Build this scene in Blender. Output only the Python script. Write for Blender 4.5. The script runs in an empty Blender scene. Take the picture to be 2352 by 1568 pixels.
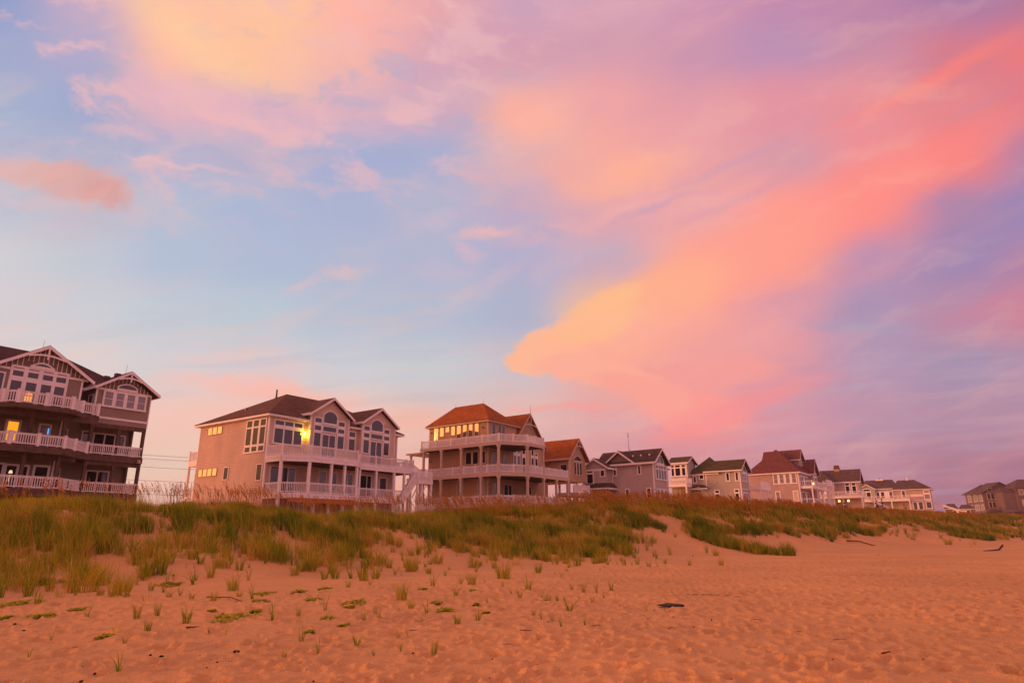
import bpy, math, random
import numpy as np
from math import radians, sin, cos, tan, pi, sqrt
from mathutils import Vector, Matrix

random.seed(7)
rng = np.random.default_rng(11)
scene = bpy.context.scene

# ------------------------------------------------------------------ camera
PITCH, ROLL = radians(16.57), radians(0.46)
FWD = Vector((0, cos(PITCH), sin(PITCH)))
UP0 = Vector((0, -sin(PITCH), cos(PITCH)))
RT0 = Vector((1, 0, 0))
RT = RT0 * cos(ROLL) - UP0 * sin(ROLL)
UP = RT0 * sin(ROLL) + UP0 * cos(ROLL)
cam_d = bpy.data.cameras.new("camera")
cam = bpy.data.objects.new("camera", cam_d)
scene.collection.objects.link(cam)
cam_d.sensor_width = 36.0
cam_d.lens = 1932.0 / 3072.0 * 36.0
cam_d.clip_start = 0.1
cam_d.clip_end = 5000
M = Matrix(((RT.x, UP.x, -FWD.x, 0), (RT.y, UP.y, -FWD.y, 0), (RT.z, UP.z, -FWD.z, 1.6), (0, 0, 0, 1)))
cam.matrix_world = M
scene.camera = cam
scene.view_settings.view_transform = 'Standard'
scene.view_settings.look = 'None'
scene.view_settings.exposure = 0.0
scene.view_settings.gamma = 1.0
scene.view_settings.use_curve_mapping = False
try:
    scene.cycles.use_denoising = True
    scene.cycles.max_bounces = 6
    scene.cycles.volume_bounces = 0
    scene.cycles.transparent_max_bounces = 8
except Exception:
    pass


def lin(c):
    return tuple(((v / 255.0) / 12.92 if v / 255.0 <= 0.04045 else ((v / 255.0 + 0.055) / 1.055) ** 2.4) for v in c[:3])


# ------------------------------------------------------------------ node helper
class NT:
    def __init__(self, tree):
        self.t = tree
        self.n = tree.nodes
        self.l = tree.links

    def new(self, typ, **kw):
        nd = self.n.new(typ)
        for k, v in kw.items():
            setattr(nd, k, v)
        return nd

    def put(self, sock, val):
        if val is None:
            return
        if isinstance(val, bpy.types.NodeSocket):
            self.l.new(val, sock)
        else:
            if hasattr(sock.default_value, '__len__') and not isinstance(val, (int, float)):
                v = tuple(val)
                if len(sock.default_value) == 4 and len(v) == 3:
                    v = v + (1,)
                sock.default_value = v
            else:
                sock.default_value = val

    def math(self, op, a, b=None, c=None, clamp=False):
        nd = self.new('ShaderNodeMath', operation=op, use_clamp=clamp)
        self.put(nd.inputs[0], a)
        self.put(nd.inputs[1], b)
        self.put(nd.inputs[2], c)
        return nd.outputs[0]

    def vmath(self, op, a, b=None, out=0):
        nd = self.new('ShaderNodeVectorMath', operation=op)
        self.put(nd.inputs[0], a)
        self.put(nd.inputs[1], b)
        return nd.outputs[out]

    def mix(self, f, a, b, blend='MIX'):
        nd = self.new('ShaderNodeMix', data_type='RGBA', blend_type=blend)
        self.put(nd.inputs[0], f)
        self.put(nd.inputs[6], a)
        self.put(nd.inputs[7], b)
        return nd.outputs[2]

    def smooth(self, v, a, b, to0=0.0, to1=1.0):
        nd = self.new('ShaderNodeMapRange', interpolation_type='SMOOTHSTEP')
        self.put(nd.inputs[0], v)
        nd.inputs[1].default_value = a
        nd.inputs[2].default_value = b
        nd.inputs[3].default_value = to0
        nd.inputs[4].default_value = to1
        return nd.outputs[0]

    def noise(self, vec, scale, detail=3, rough=0.5, out=0, dist=0.0, dims='3D'):
        nd = self.new('ShaderNodeTexNoise', noise_dimensions=dims)
        self.put(nd.inputs['Vector'], vec)
        nd.inputs['Scale'].default_value = scale
        nd.inputs['Detail'].default_value = detail
        nd.inputs['Roughness'].default_value = rough
        nd.inputs['Distortion'].default_value = dist
        return nd.outputs[out]

    def comb(self, x, y, z=0.0):
        nd = self.new('ShaderNodeCombineXYZ')
        self.put(nd.inputs[0], x)
        self.put(nd.inputs[1], y)
        self.put(nd.inputs[2], z)
        return nd.outputs[0]

    def ramp(self, f, stops, interp='B_SPLINE'):
        nd = self.new('ShaderNodeValToRGB')
        cr = nd.color_ramp
        cr.interpolation = interp
        while len(cr.elements) > 1:
            cr.elements.remove(cr.elements[-1])
        cr.elements[0].position = stops[0][0]
        cr.elements[0].color = tuple(stops[0][1][:3]) + (1,)
        for p, c in stops[1:]:
            e = cr.elements.new(p)
            e.color = tuple(c[:3]) + (1,)
        self.put(nd.inputs[0], f)
        return nd.outputs[0]


# ------------------------------------------------------------------ sky
# The sunset cloud bank lies over the houses.  It is laid out on the plane that
# touches the sky sphere at the middle of the bank (x to the right, y down,
# 1479 units to the radian); the rest of the sphere is the afterglow.
def build_world():
    w = bpy.data.worlds.new("World")
    scene.world = w
    w.use_nodes = True
    w.node_tree.nodes.clear()
    t = NT(w.node_tree)
    tc = t.new('ShaderNodeTexCoord')
    d = tc.outputs['Generated']
    bx = t.vmath('DOT_PRODUCT', d, tuple(RT), 1)
    by = t.vmath('DOT_PRODUCT', d, tuple(UP), 1)
    bz = t.vmath('DOT_PRODUCT', d, tuple(FWD), 1)
    bzc = t.math('MAXIMUM', bz, 0.22)
    X = t.math('ADD', t.math('MULTIPLY', t.math('DIVIDE', bx, bzc), 1479.0), 1176.0)
    Y = t.math('SUBTRACT', 784.0, t.math('MULTIPLY', t.math('DIVIDE', by, bzc), 1479.0))
    p0 = t.comb(X, Y, 0)
    # cloud turbulence
    n1 = t.noise(t.vmath('MULTIPLY', p0, (0.0030, 0.0042, 1)), 1.0, 5, 0.55, 1, dims='2D')
    n2 = t.noise(t.vmath('MULTIPLY', p0, (0.010, 0.016, 1)), 1.0, 5, 0.6, 1, dims='2D')
    w1 = t.vmath('MULTIPLY', t.vmath('SUBTRACT', n1, (0.5, 0.5, 0.5)), (150, 90, 0))
    w2 = t.vmath('MULTIPLY', t.vmath('SUBTRACT', n2, (0.5, 0.5, 0.5)), (46, 28, 0))
    n3 = t.noise(t.vmath('MULTIPLY', p0, (0.034, 0.05, 1)), 1.0, 4, 0.6, 1, dims='2D')
    w3 = t.vmath('MULTIPLY', t.vmath('SUBTRACT', n3, (0.5, 0.5, 0.5)), (26, 18, 0))
    p = t.vmath('ADD', p0, t.vmath('ADD', t.vmath('ADD', w1, w2), w3))
    pf = t.vmath('ADD', p0, t.vmath('MULTIPLY', t.vmath('ADD', w1, w2), (0.32, 0.32, 0)))
    sep = t.new('ShaderNodeSeparateXYZ')
    t.put(sep.inputs[0], pf)
    gx = t.math('DIVIDE', sep.outputs[0], 2400.0, clamp=True)
    gy = sep.outputs[1]
    cols = [0, 200, 400, 600, 800, 1000, 1200, 1400, 1600, 1800, 2000, 2200, 2400]
    G = SKYGRID
    prev = None
    py = None
    for y, row in G:
        c = t.ramp(gx, [(min(1.0, cx / 2400.0), lin(cc)) for cx, cc in zip(cols, row)], 'EASE')
        if prev is None:
            prev = c
        else:
            prev = t.mix(t.smooth(gy, py, y), prev, c)
        py = y
    col = prev

    # streaks in the direction of the bank (rising to the right) break up the wash
    ang = radians(-27)
    def rot(v, a, sx, sy, loc=(0, 0, 0)):
        nd = t.new('ShaderNodeMapping', vector_type='TEXTURE')
        t.put(nd.inputs[0], v)
        nd.inputs['Location'].default_value = loc
        nd.inputs['Rotation'].default_value = (0, 0, a)
        nd.inputs['Scale'].default_value = (sx, sy, 1)
        return nd.outputs[0]
    st = t.noise(rot(p0, ang, 640, 105), 1.0, 4, 0.55, dims='2D')
    right = t.smooth(X, 900, 1900)
    up = t.smooth(Y, 900, 500)
    f = t.math('MULTIPLY', t.math('MULTIPLY', t.smooth(st, 0.52, 0.75), right), 0.16)
    col = t.mix(f, col, lin((246, 160, 158)))
    f = t.math('MULTIPLY', t.math('MULTIPLY', t.smooth(st, 0.48, 0.28), right), 0.16)
    col = t.mix(f, col, lin((178, 142, 178)))
    wn = t.noise(rot(p, radians(12), 190, 95), 1.0, 5, 0.6, dims='2D')
    leftup = t.math('MULTIPLY', t.smooth(X, 1500, 900), t.smooth(Y, 620, 300))
    f = t.math('MULTIPLY', t.math('MULTIPLY', t.smooth(wn, 0.47, 0.72), leftup), 0.75)
    col = t.mix(f, col, lin((238, 186, 188)))
    f = t.math('MULTIPLY', t.math('MULTIPLY', t.smooth(wn, 0.46, 0.28), leftup), 0.5)
    col = t.mix(f, col, lin((166, 172, 205)))
    lown = t.noise(rot(p0, radians(-4), 520, 45), 1.0, 3, 0.5, dims='2D')
    low = t.math('MULTIPLY', t.smooth(Y, 560, 900), 1.0)
    f = t.math('MULTIPLY', t.math('MULTIPLY', t.smooth(lown, 0.5, 0.72), low), t.smooth(X, 500, 1900, 0.30, 0.12))
    col = t.mix(f, col, lin((248, 188, 172)))
    f = t.math('MULTIPLY', t.math('MULTIPLY', t.smooth(lown, 0.47, 0.3), low), 0.20)
    col = t.mix(f, col, lin((182, 172, 190)))

    # individual clouds: centre, half sizes, tilt, colour, opacity, inner edge, warp (0 soft, 1 torn)
    frayed = t.smooth(wn, 0.36, 0.6)
    for (cx, cy, rx, ry, a, cc, al, e0, torn) in CLOUDS:
        v = rot(p if torn else pf, radians(a), rx, ry, (cx, cy, 0))
        r = t.vmath('LENGTH', v, None, 1)
        m = t.smooth(r, 1.0, e0, 0.0, al)
        if torn == 2:
            m = t.math('MULTIPLY', m, frayed)
        col = t.mix(m, col, lin(cc))

    ft = t.noise(rot(p, radians(-20), 330, 80), 1.0, 4, 0.55, dims='2D')
    col = t.mix(t.smooth(ft, 0.5, 0.8, 0, 0.16), col, lin((255, 196, 176)))

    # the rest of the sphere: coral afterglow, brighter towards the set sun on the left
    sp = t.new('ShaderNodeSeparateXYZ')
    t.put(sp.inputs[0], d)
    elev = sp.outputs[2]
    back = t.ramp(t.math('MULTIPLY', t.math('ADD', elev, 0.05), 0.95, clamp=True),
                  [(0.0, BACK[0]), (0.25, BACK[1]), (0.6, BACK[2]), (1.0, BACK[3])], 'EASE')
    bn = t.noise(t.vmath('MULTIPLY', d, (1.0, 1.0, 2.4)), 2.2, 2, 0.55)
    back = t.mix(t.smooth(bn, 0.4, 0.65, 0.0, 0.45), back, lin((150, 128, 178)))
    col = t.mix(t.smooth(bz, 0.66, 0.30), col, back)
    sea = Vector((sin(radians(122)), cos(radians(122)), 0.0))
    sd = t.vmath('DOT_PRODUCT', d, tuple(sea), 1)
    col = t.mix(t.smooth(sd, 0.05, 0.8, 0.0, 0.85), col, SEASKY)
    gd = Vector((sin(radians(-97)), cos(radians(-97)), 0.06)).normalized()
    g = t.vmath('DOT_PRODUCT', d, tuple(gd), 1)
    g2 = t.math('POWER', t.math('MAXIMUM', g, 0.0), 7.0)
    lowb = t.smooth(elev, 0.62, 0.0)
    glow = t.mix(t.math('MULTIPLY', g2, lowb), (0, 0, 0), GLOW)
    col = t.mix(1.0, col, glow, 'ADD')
    # nothing glows from under the horizon
    col = t.mix(t.smooth(elev, -0.02, -0.2), col, (0.05, 0.03, 0.025))
    # a thin share of the physical dusk sky
    sky = t.new('ShaderNodeTexSky')
    sky.sky_type = 'NISHITA'
    sky.sun_disc = False
    sky.sun_elevation = radians(4)
    sky.sun_rotation = radians(-97)
    sk = t.mix(1.0, sky.outputs[0], (0.0006, 0.0004, 0.0003), 'MULTIPLY')
    col = t.mix(1.0, col, sk, 'ADD')
    bg = t.new('ShaderNodeBackground')
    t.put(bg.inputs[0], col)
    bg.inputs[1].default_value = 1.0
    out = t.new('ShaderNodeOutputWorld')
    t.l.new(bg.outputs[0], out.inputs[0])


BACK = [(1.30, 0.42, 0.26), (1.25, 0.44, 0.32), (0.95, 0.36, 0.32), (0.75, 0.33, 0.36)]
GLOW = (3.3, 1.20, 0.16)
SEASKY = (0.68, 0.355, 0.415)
SKYGRID = [
 (0, [(148,160,202),(200,172,195),(255,195,165),(255,202,160),(255,182,165),(232,168,172),(206,162,186),(218,165,182),(208,150,178),(195,140,175),(190,135,170),(175,125,165),(180,118,150)]),
 (120, [(160,170,206),(180,170,202),(255,190,164),(255,200,150),(244,180,172),(216,166,182),(215,160,178),(215,158,175),(205,150,175),(190,145,180),(196,140,165),(214,125,140),(240,120,120)]),
 (240, [(165,180,208),(160,170,206),(226,178,190),(222,178,192),(225,178,190),(206,170,190),(232,174,172),(240,165,165),(222,155,168),(225,145,160),(235,145,150),(230,135,140),(225,120,132)]),
 (360, [(184,184,206),(180,180,204),(184,180,206),(196,180,200),(166,175,210),(170,175,208),(226,178,180),(255,180,150),(235,165,165),(215,155,168),(240,145,150),(245,130,130),(172,130,168)]),
 (480, [(192,196,210),(196,188,202),(178,190,212),(174,184,212),(172,180,210),(184,182,206),(195,172,196),(225,165,175),(236,165,168),(255,155,145),(248,142,142),(175,135,170),(150,132,180)]),
 (600, [(206,206,212),(195,200,212),(180,192,214),(176,188,213),(178,185,210),(180,182,208),(180,175,205),(205,170,185),(250,170,155),(250,155,145),(192,145,175),(165,135,175),(182,130,164)]),
 (720, [(208,204,210),(203,206,213),(196,203,213),(188,200,212),(180,192,211),(180,188,208),(175,180,205),(252,190,142),(250,165,150),(206,150,174),(176,150,180),(188,140,166),(206,130,150)]),
 (840, [(222,209,206),(218,209,208),(214,206,209),(215,202,206),(205,205,212),(200,202,208),(206,192,198),(245,170,155),(235,160,160),(215,150,165),(182,150,178),(167,146,175),(168,145,175)]),
 (960, [(236,208,190),(236,204,188),(244,198,184),(250,194,178),(238,200,188),(225,192,186),(226,184,178),(226,165,165),(245,148,148),(212,150,165),(188,146,168),(180,142,165),(180,140,162)]),
 (1080, [(236,196,176),(236,196,176),(236,200,180),(246,192,168),(250,182,158),(246,180,158),(225,160,156),(214,150,155),(202,145,155),(196,140,155),(188,135,155),(176,125,145),(166,116,140)]),
 (1190, [(226,170,150),(228,172,152),(230,176,158),(234,170,150),(234,164,148),(228,158,146),(214,150,146),(204,142,146),(196,134,146),(188,126,144),(176,118,140),(166,112,134),(158,108,130)]),
]
CLOUDS = [
 # upper left bank, peach with a frayed lower edge
 (560, 60, 420, 150, 10, (255,190,162), 0.55, 0.1, 1),
 (440, 90, 260, 85, 34, (255,206,160), 0.7, 0.0, 0),
 (610, 150, 220, 66, 25, (255,194,160), 0.6, 0.0, 1),
 (860, 60, 150, 110, 20, (254,176,168), 0.45, 0.0, 1),
 (560, 265, 280, 62, 12, (236,182,190), 0.6, 0.0, 2),
 (330, 190, 150, 60, 50, (226,178,194), 0.55, 0.0, 2),
 (260, 305, 120, 22, 6, (228,184,194), 0.6, 0.1, 1),
 (420, 378, 230, 11, 8, (226,188,198), 0.75, 0.1, 1),
 (830, 225, 90, 26, 10, (172,170,204), 0.5, 0.0, 1),
 (760, 285, 160, 26, 8, (226,178,192), 0.5, 0.1, 2),
 # small low cloud at the left edge
 (40, 392, 150, 44, 6, (226,178,172), 0.8, 0.3, 1),
 (90, 470, 130, 26, 6, (222,188,190), 0.5, 0.1, 1),
 (160, 428, 170, 62, 14, (224,170,164), 0.85, 0.45, 1),
 (225, 455, 95, 46, 20, (218,160,156), 0.75, 0.35, 1),
 # middle bank
 (1520, 320, 420, 130, -18, (238,162,166), 0.65, 0.1, 0),
 (1850, 230, 420, 120, -26, (228,150,162), 0.5, 0.0, 0),
 (1210, 285, 160, 84, 14, (255,178,158), 0.85, 0.15, 1),
 (1250, 235, 190, 60, -8, (250,172,162), 0.5, 0.0, 0),
 (1440, 405, 220, 66, -26, (255,178,152), 0.85, 0.1, 1),
 (1330, 400, 150, 60, 10, (240,172,164), 0.6, 0.05, 1),
 (1250, 480, 220, 40, 8, (214,170,182), 0.5, 0.0, 1),
 (1115, 545, 130, 22, -4, (238,184,182), 0.75, 0.0, 1),
 (1055, 582, 60, 22, 20, (226,184,190), 0.5, 0.0, 1),
 (1030, 450, 55, 34, -50, (222,182,190), 0.6, 0.0, 2),
 (1140, 420, 90, 40, 20, (220,176,186), 0.5, 0.0, 2),
 (790, 626, 100, 22, -4, (230,190,190), 0.6, 0.0, 1),
 (680, 643, 80, 20, -10, (226,190,192), 0.55, 0.0, 1),
 (960, 520, 190, 60, -30, (206,184,202), 0.45, 0.0, 2),
 (1000, 620, 160, 40, -20, (206,186,202), 0.4, 0.0, 2),
 (1190, 430, 150, 60, 20, (228,180,184), 0.6, 0.0, 2),
 (1330, 525, 240, 42, -14, (238,178,178), 0.65, 0.0, 2),
 (1440, 478, 200, 26, -20, (246,176,168), 0.6, 0.1, 1),
 (960, 360, 150, 30, 14, (196,180,204), 0.5, 0.0, 2),
 # lavender lanes
 (1500, 470, 170, 18, -22, (198,158,184), 0.55, 0.0, 1),
 (1330, 590, 170, 24, -16, (184,172,200), 0.55, 0.0, 1),
 (1250, 650, 110, 30, -40, (184,178,204), 0.5, 0.0, 1),
 (1680, 372, 240, 18, -24, (208,154,178), 0.45, 0.0, 0),
 (1700, 455, 260, 20, -25, (210,154,174), 0.45, 0.0, 0),
 # upper right streak
 (2180, 165, 300, 34, -30, (248,130,124), 0.8, 0.0, 0),
 (2010, 250, 260, 16, -24, (244,142,142), 0.6, 0.0, 0),
 # the great diagonal band
 (2150, 365, 330, 78, -30, (250,132,130), 0.85, 0.1, 0),
 (1960, 470, 350, 108, -30, (255,144,136), 0.9, 0.2, 0),
 (1690, 610, 370, 130, -28, (255,160,144), 0.88, 0.3, 0),
 (1510, 690, 260, 100, -24, (255,176,142), 0.9, 0.35, 0),
 (1400, 698, 125, 42, -26, (255,202,134), 0.75, 0.0, 0),
 (1340, 780, 200, 72, -16, (255,184,146), 0.95, 0.7, 1),
 (1290, 832, 140, 52, 0, (255,184,150), 0.95, 0.75, 1),
 (1490, 785, 250, 84, -10, (253,170,150), 0.88, 0.45, 1),
 (1680, 790, 320, 105, -18, (240,160,158), 0.8, 0.25, 1),
 (1590, 862, 240, 58, -4, (246,158,152), 0.85, 0.5, 1),
 (1585, 935, 140, 52, 4, (253,156,148), 0.92, 0.6, 1),
 (1710, 930, 280, 42, -20, (246,146,148), 0.7, 0.1, 0),
 (1600, 985, 170, 16, -14, (250,146,142), 0.55, 0.0, 0),
 (1300, 940, 240, 12, -6, (250,158,152), 0.6, 0.1, 1),
 (1370, 730, 150, 62, -28, (255,186,142), 0.85, 0.5, 1),
 (1370, 862, 175, 42, 4, (253,174,152), 0.92, 0.6, 1),
 (1480, 896, 150, 44, 10, (250,164,150), 0.9, 0.6, 1),
 # lilac sky right of the band
 (2240, 560, 300, 90, -28, (154,136,180), 0.6, 0.0, 0),
 (1990, 700, 240, 56, -18, (172,144,180), 0.55, 0.0, 0),
 (2290, 690, 180, 40, -22, (204,132,156), 0.65, 0.0, 0),
 (1980, 750, 200, 24, 3, (168,158,184), 0.6, 0.0, 0),
 # low on the left
 (560, 885, 260, 42, 6, (252,190,176), 0.85, 0.1, 1),
 (700, 915, 240, 40, 4, (252,184,166), 0.75, 0.1, 1),
 (620, 850, 180, 30, -4, (240,196,188), 0.5, 0.0, 2),
 (520, 820, 200, 16, -5, (238,198,190), 0.45, 0.0, 1),
 (980, 965, 220, 44, -4, (255,180,152), 0.55, 0.0, 1),
]
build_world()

sun_d = bpy.data.lights.new("sun", 'SUN')
sun_d.energy = 1.5
sun_d.angle = radians(14)
sun_d.color = (1.0, 0.43, 0.20)
sun = bpy.data.objects.new("sun", sun_d)
scene.collection.objects.link(sun)
sdir = Vector((sin(radians(-97)) * cos(radians(7)), cos(radians(-97)) * cos(radians(7)), sin(radians(7))))
sun.rotation_euler = (-sdir).to_track_quat('-Z', 'Y').to_euler()
sun.location = (-60, -10, 30)


# ------------------------------------------------------------------ terrain
SN, CS = 0.766, 0.643          # the dune row runs 50 degrees right of the view
_S = [-60, -20, 2, 10, 24, 37, 57, 86, 120, 200, 400]
_C = [3.6, 3.6, 3.2, 3.1, 2.65, 3.1, 4.25, 4.0, 3.8, 4.1, 4.0]
_T = [20, 20, 19.5, 20.5, 22, 23, 23.5, 23, 24, 25, 25]


def _lat(ix, iy):
    h = np.sin(ix * 127.1 + iy * 311.7) * 43758.5453
    return h - np.floor(h)


def vnoise(x, y):
    ix, iy = np.floor(x), np.floor(y)
    fx, fy = x - ix, y - iy
    fx = fx * fx * (3 - 2 * fx)
    fy = fy * fy * (3 - 2 * fy)
    a, b = _lat(ix, iy), _lat(ix + 1, iy)
    c, d = _lat(ix, iy + 1), _lat(ix + 1, iy + 1)
    return (a * (1 - fx) + b * fx) * (1 - fy) + (c * (1 - fx) + d * fx) * fy


def fbm(x, y, o=3):
    v = 0.0
    a = 0.5
    for i in range(o):
        v = v + a * (vnoise(x * 2 ** i + 17 * i, y * 2 ** i - 9 * i) - 0.5)
        a *= 0.5
    return v


def height(x, y):
    x = np.asarray(x, float)
    y = np.asarray(y, float)
    s = x * SN + y * CS
    n = -x * CS + y * SN
    cr = np.interp(s, _S, _C)
    toe = np.interp(s, _S, _T) + 5.0 * fbm(s / 9.0, n / 30.0, 2)
    t = np.clip((n - toe) / (42.5 - toe), 0, 1)
    h = cr * (t * t * (3 - 2 * t)) ** 1.5
    mound = fbm(x / 4.2, y / 4.2, 3)
    h = h + 1.1 * mound * np.clip(t * 4, 0, 1) * (0.35 + 0.65 * np.clip((n - toe) / 14, 0, 1))
    h = h - 0.25 * np.clip((n - 46) / 10, 0, 1)
    h = h + (0.10 + 0.22 * np.clip((n - 11) / 8, 0, 1) * np.clip((34 - s) / 8, 0, 1)) * fbm(x / 3.0 + 5, y / 3.0, 2) * (1 - t)
    return h

# ------------------------------------------------------------------ materials
MATS = {}


def mat(name, col, rough=0.6, spec=0.3, metal=0.0, noise=0.0, nscale=3.0, bump=0.0, bscale=20.0, emit=None, estr=0.0, streak=0.0):
    if name in MATS:
        return MATS[name]
    m = bpy.data.materials.new(name)
    m.use_nodes = True
    m.node_tree.nodes.clear()
    t = NT(m.node_tree)
    bs = t.new('ShaderNodeBsdfPrincipled')
    out = t.new('ShaderNodeOutputMaterial')
    t.l.new(bs.outputs[0], out.inputs[0])
    bs.inputs['Roughness'].default_value = rough
    bs.inputs['Metallic'].default_value = metal
    bs.inputs['Specular IOR Level'].default_value = spec
    tc = t.new('ShaderNodeTexCoord')
    ob = tc.outputs['Object']
    c = col
    if noise or streak:
        n = t.noise(ob, nscale, 4, 0.6)
        c = t.mix(t.smooth(n, 0.3, 0.7), tuple(v * (1 - noise) for v in col), tuple(min(1, v * (1 + noise)) for v in col))
        if streak:
            n2 = t.noise(t.vmath('MULTIPLY', ob, (3.0, 3.0, 0.25)), 2.0, 4, 0.6)
            c = t.mix(t.smooth(n2, 0.5, 0.75, 0, streak), c, tuple(v * 0.6 for v in col))
    t.put(bs.inputs['Base Color'], c)
    if bump:
        n3 = t.noise(ob, bscale, 4, 0.6)
        b = t.new('ShaderNodeBump')
        b.inputs['Strength'].default_value = bump
        b.inputs['Distance'].default_value = 0.02
        t.put(b.inputs['Height'], n3)
        t.put(bs.inputs['Normal'], b.outputs[0])
    if emit:
        t.put(bs.inputs['Emission Color'], emit)
        bs.inputs['Emission Strength'].default_value = estr
    MATS[name] = m
    return m


def shingle(name, col):
    if name in MATS:
        return MATS[name]
    m = bpy.data.materials.new(name)
    m.use_nodes = True
    m.node_tree.nodes.clear()
    t = NT(m.node_tree)
    bs = t.new('ShaderNodeBsdfPrincipled')
    out = t.new('ShaderNodeOutputMaterial')
    t.l.new(bs.outputs[0], out.inputs[0])
    bs.inputs['Roughness'].default_value = 0.9
    bs.inputs['Specular IOR Level'].default_value = 0.1
    ob = t.new('ShaderNodeTexCoord').outputs['Object']
    n = t.noise(ob, 1.1, 4, 0.6)
    vo = t.new('ShaderNodeTexVoronoi')
    t.put(vo.inputs['Vector'], t.vmath('MULTIPLY', ob, (3.0, 3.0, 7.0)))
    vo.inputs['Scale'].default_value = 1.0
    sp = t.new('ShaderNodeSeparateColor')
    t.put(sp.inputs[0], vo.outputs['Color'])
    c = t.mix(t.smooth(n, 0.3, 0.7), tuple(v * 0.8 for v in col), tuple(v * 1.25 for v in col))
    c = t.mix(t.math('MULTIPLY', sp.outputs[0], 0.5), c, tuple(v * 0.55 for v in col))
    t.put(bs.inputs['Base Color'], c)
    sz = t.new('ShaderNodeSeparateXYZ')
    t.put(sz.inputs[0], ob)
    fr = t.math('FRACT', t.math('MULTIPLY', sz.outputs[2], 9.0))
    b = t.new('ShaderNodeBump')
    b.inputs['Strength'].default_value = 0.6
    b.inputs['Distance'].default_value = 0.03
    t.put(b.inputs['Height'], fr)
    t.put(bs.inputs['Normal'], b.outputs[0])
    MATS[name] = m
    return m


def lap(name, col, step=0.17):
    """painted lap siding: board courses as a bump in object z, faint paint weathering"""
    if name in MATS:
        return MATS[name]
    m = bpy.data.materials.new(name)
    m.use_nodes = True
    m.node_tree.nodes.clear()
    t = NT(m.node_tree)
    bs = t.new('ShaderNodeBsdfPrincipled')
    out = t.new('ShaderNodeOutputMaterial')
    t.l.new(bs.outputs[0], out.inputs[0])
    bs.inputs['Roughness'].default_value = 0.65
    bs.inputs['Specular IOR Level'].default_value = 0.25
    ob = t.new('ShaderNodeTexCoord').outputs['Object']
    n = t.noise(ob, 0.45, 5, 0.65)
    n2 = t.noise(t.vmath('MULTIPLY', ob, (1.4, 1.4, 0.2)), 2.0, 3, 0.6)
    c = t.mix(t.smooth(n, 0.3, 0.7), tuple(v * 0.90 for v in col), tuple(min(1, v * 1.07) for v in col))
    c = t.mix(t.smooth(n2, 0.5, 0.8, 0, 0.22), c, tuple(v * 0.8 for v in col))
    t.put(bs.inputs['Base Color'], c)
    sz = t.new('ShaderNodeSeparateXYZ')
    t.put(sz.inputs[0], ob)
    fr = t.math('FRACT', t.math('DIVIDE', sz.outputs[2], step))
    b = t.new('ShaderNodeBump')
    b.inputs['Strength'].default_value = 0.8
    b.inputs['Distance'].default_value = 0.04
    t.put(b.inputs['Height'], t.math('SUBTRACT', 1.0, fr))
    t.put(bs.inputs['Normal'], b.outputs[0])
    MATS[name] = m
    return m


WHITE = mat('white_paint', (0.86, 0.80, 0.80), 0.5, 0.3, noise=0.06, nscale=1.5, streak=0.12)
TRIM_TAN = mat('tan_trim_paint', (0.60, 0.48, 0.38), 0.55, 0.3, noise=0.08)
WOODD = mat('weathered_brown_timber_and_deck_shade', (0.12, 0.075, 0.058), 0.8, 0.15, noise=0.25, nscale=2.5, streak=0.3)  # brown timber; on cream and tan house decks its darkness stands for shade
WOODG = mat('weathered_grey_timber', (0.40, 0.33, 0.30), 0.85, 0.1, noise=0.25, nscale=3, streak=0.3)
DECKU = mat('deck_boards', (0.35, 0.29, 0.26), 0.8, 0.1, noise=0.15)
GLASS = mat('window_glass', (0.030, 0.024, 0.045), 0.04, 0.9, bump=0.03, bscale=0.7)
GLASSM = mat('tinted_reflective_glass', (0.55, 0.44, 0.30), 0.03, 0.5, metal=0.85, bump=0.02, bscale=0.6)
GLASSC = mat('curtained_glass', (0.26, 0.24, 0.27), 0.15, 0.6, noise=0.1)
DARKIN = mat('dark_interior_glass', (0.018, 0.007, 0.009), 0.3, 0.05)
BLIND = mat('yellow_blind', (0.62, 0.50, 0.34), 0.5, 0.3)
METAL = mat('dull_metal', (0.10, 0.08, 0.08), 0.5, 0.5, metal=0.6)
ROOF1 = shingle('plum_brown_shingles', (0.105, 0.052, 0.052))
ROOF2 = shingle('brown_shingles', (0.155, 0.078, 0.050))
ROOF3 = shingle('rust_red_shingles', (0.36, 0.105, 0.022))
ROOF4 = shingle('grey_brown_shingles', (0.10, 0.062, 0.045))
ROOF5 = shingle('olive_brown_shingles', (0.105, 0.078, 0.034))
ROOF6 = shingle('maroon_brown_shingles', (0.19, 0.066, 0.056))
ROOF7 = shingle('dark_taupe_shingles', (0.14, 0.085, 0.07))
SID1 = lap('taupe_siding', (0.30, 0.225, 0.175), 0.16)
BAT1 = mat('dark_taupe_panel', (0.20, 0.145, 0.115), 0.7, 0.2, noise=0.1)
SID2 = lap('cream_lap_siding', (0.72, 0.53, 0.42), 0.19)
SID3 = lap('tan_lap_siding', (0.52, 0.325, 0.19), 0.17)
SID4 = lap('grey_lap_siding', (0.50, 0.41, 0.38), 0.17)
SID5 = lap('sage_grey_siding', (0.46, 0.42, 0.34), 0.17)
SID6 = lap('warm_grey_siding', (0.48, 0.36, 0.33), 0.17)
SID7 = lap('pale_tan_siding', (0.56, 0.42, 0.34), 0.17)
SID8 = lap('brown_shingle_siding', (0.20, 0.13, 0.115), 0.2)


# ------------------------------------------------------------------ mesh helpers
def tagp(o, label=None, cat=None, group=None, kind=None):
    if label:
        o['label'] = label
    if cat:
        o['category'] = cat
    if group:
        o['group'] = group
    if kind:
        o['kind'] = kind
    return o


def link(o, parent=None):
    scene.collection.objects.link(o)
    if parent is not None:
        o.parent = parent
    return o


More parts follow.
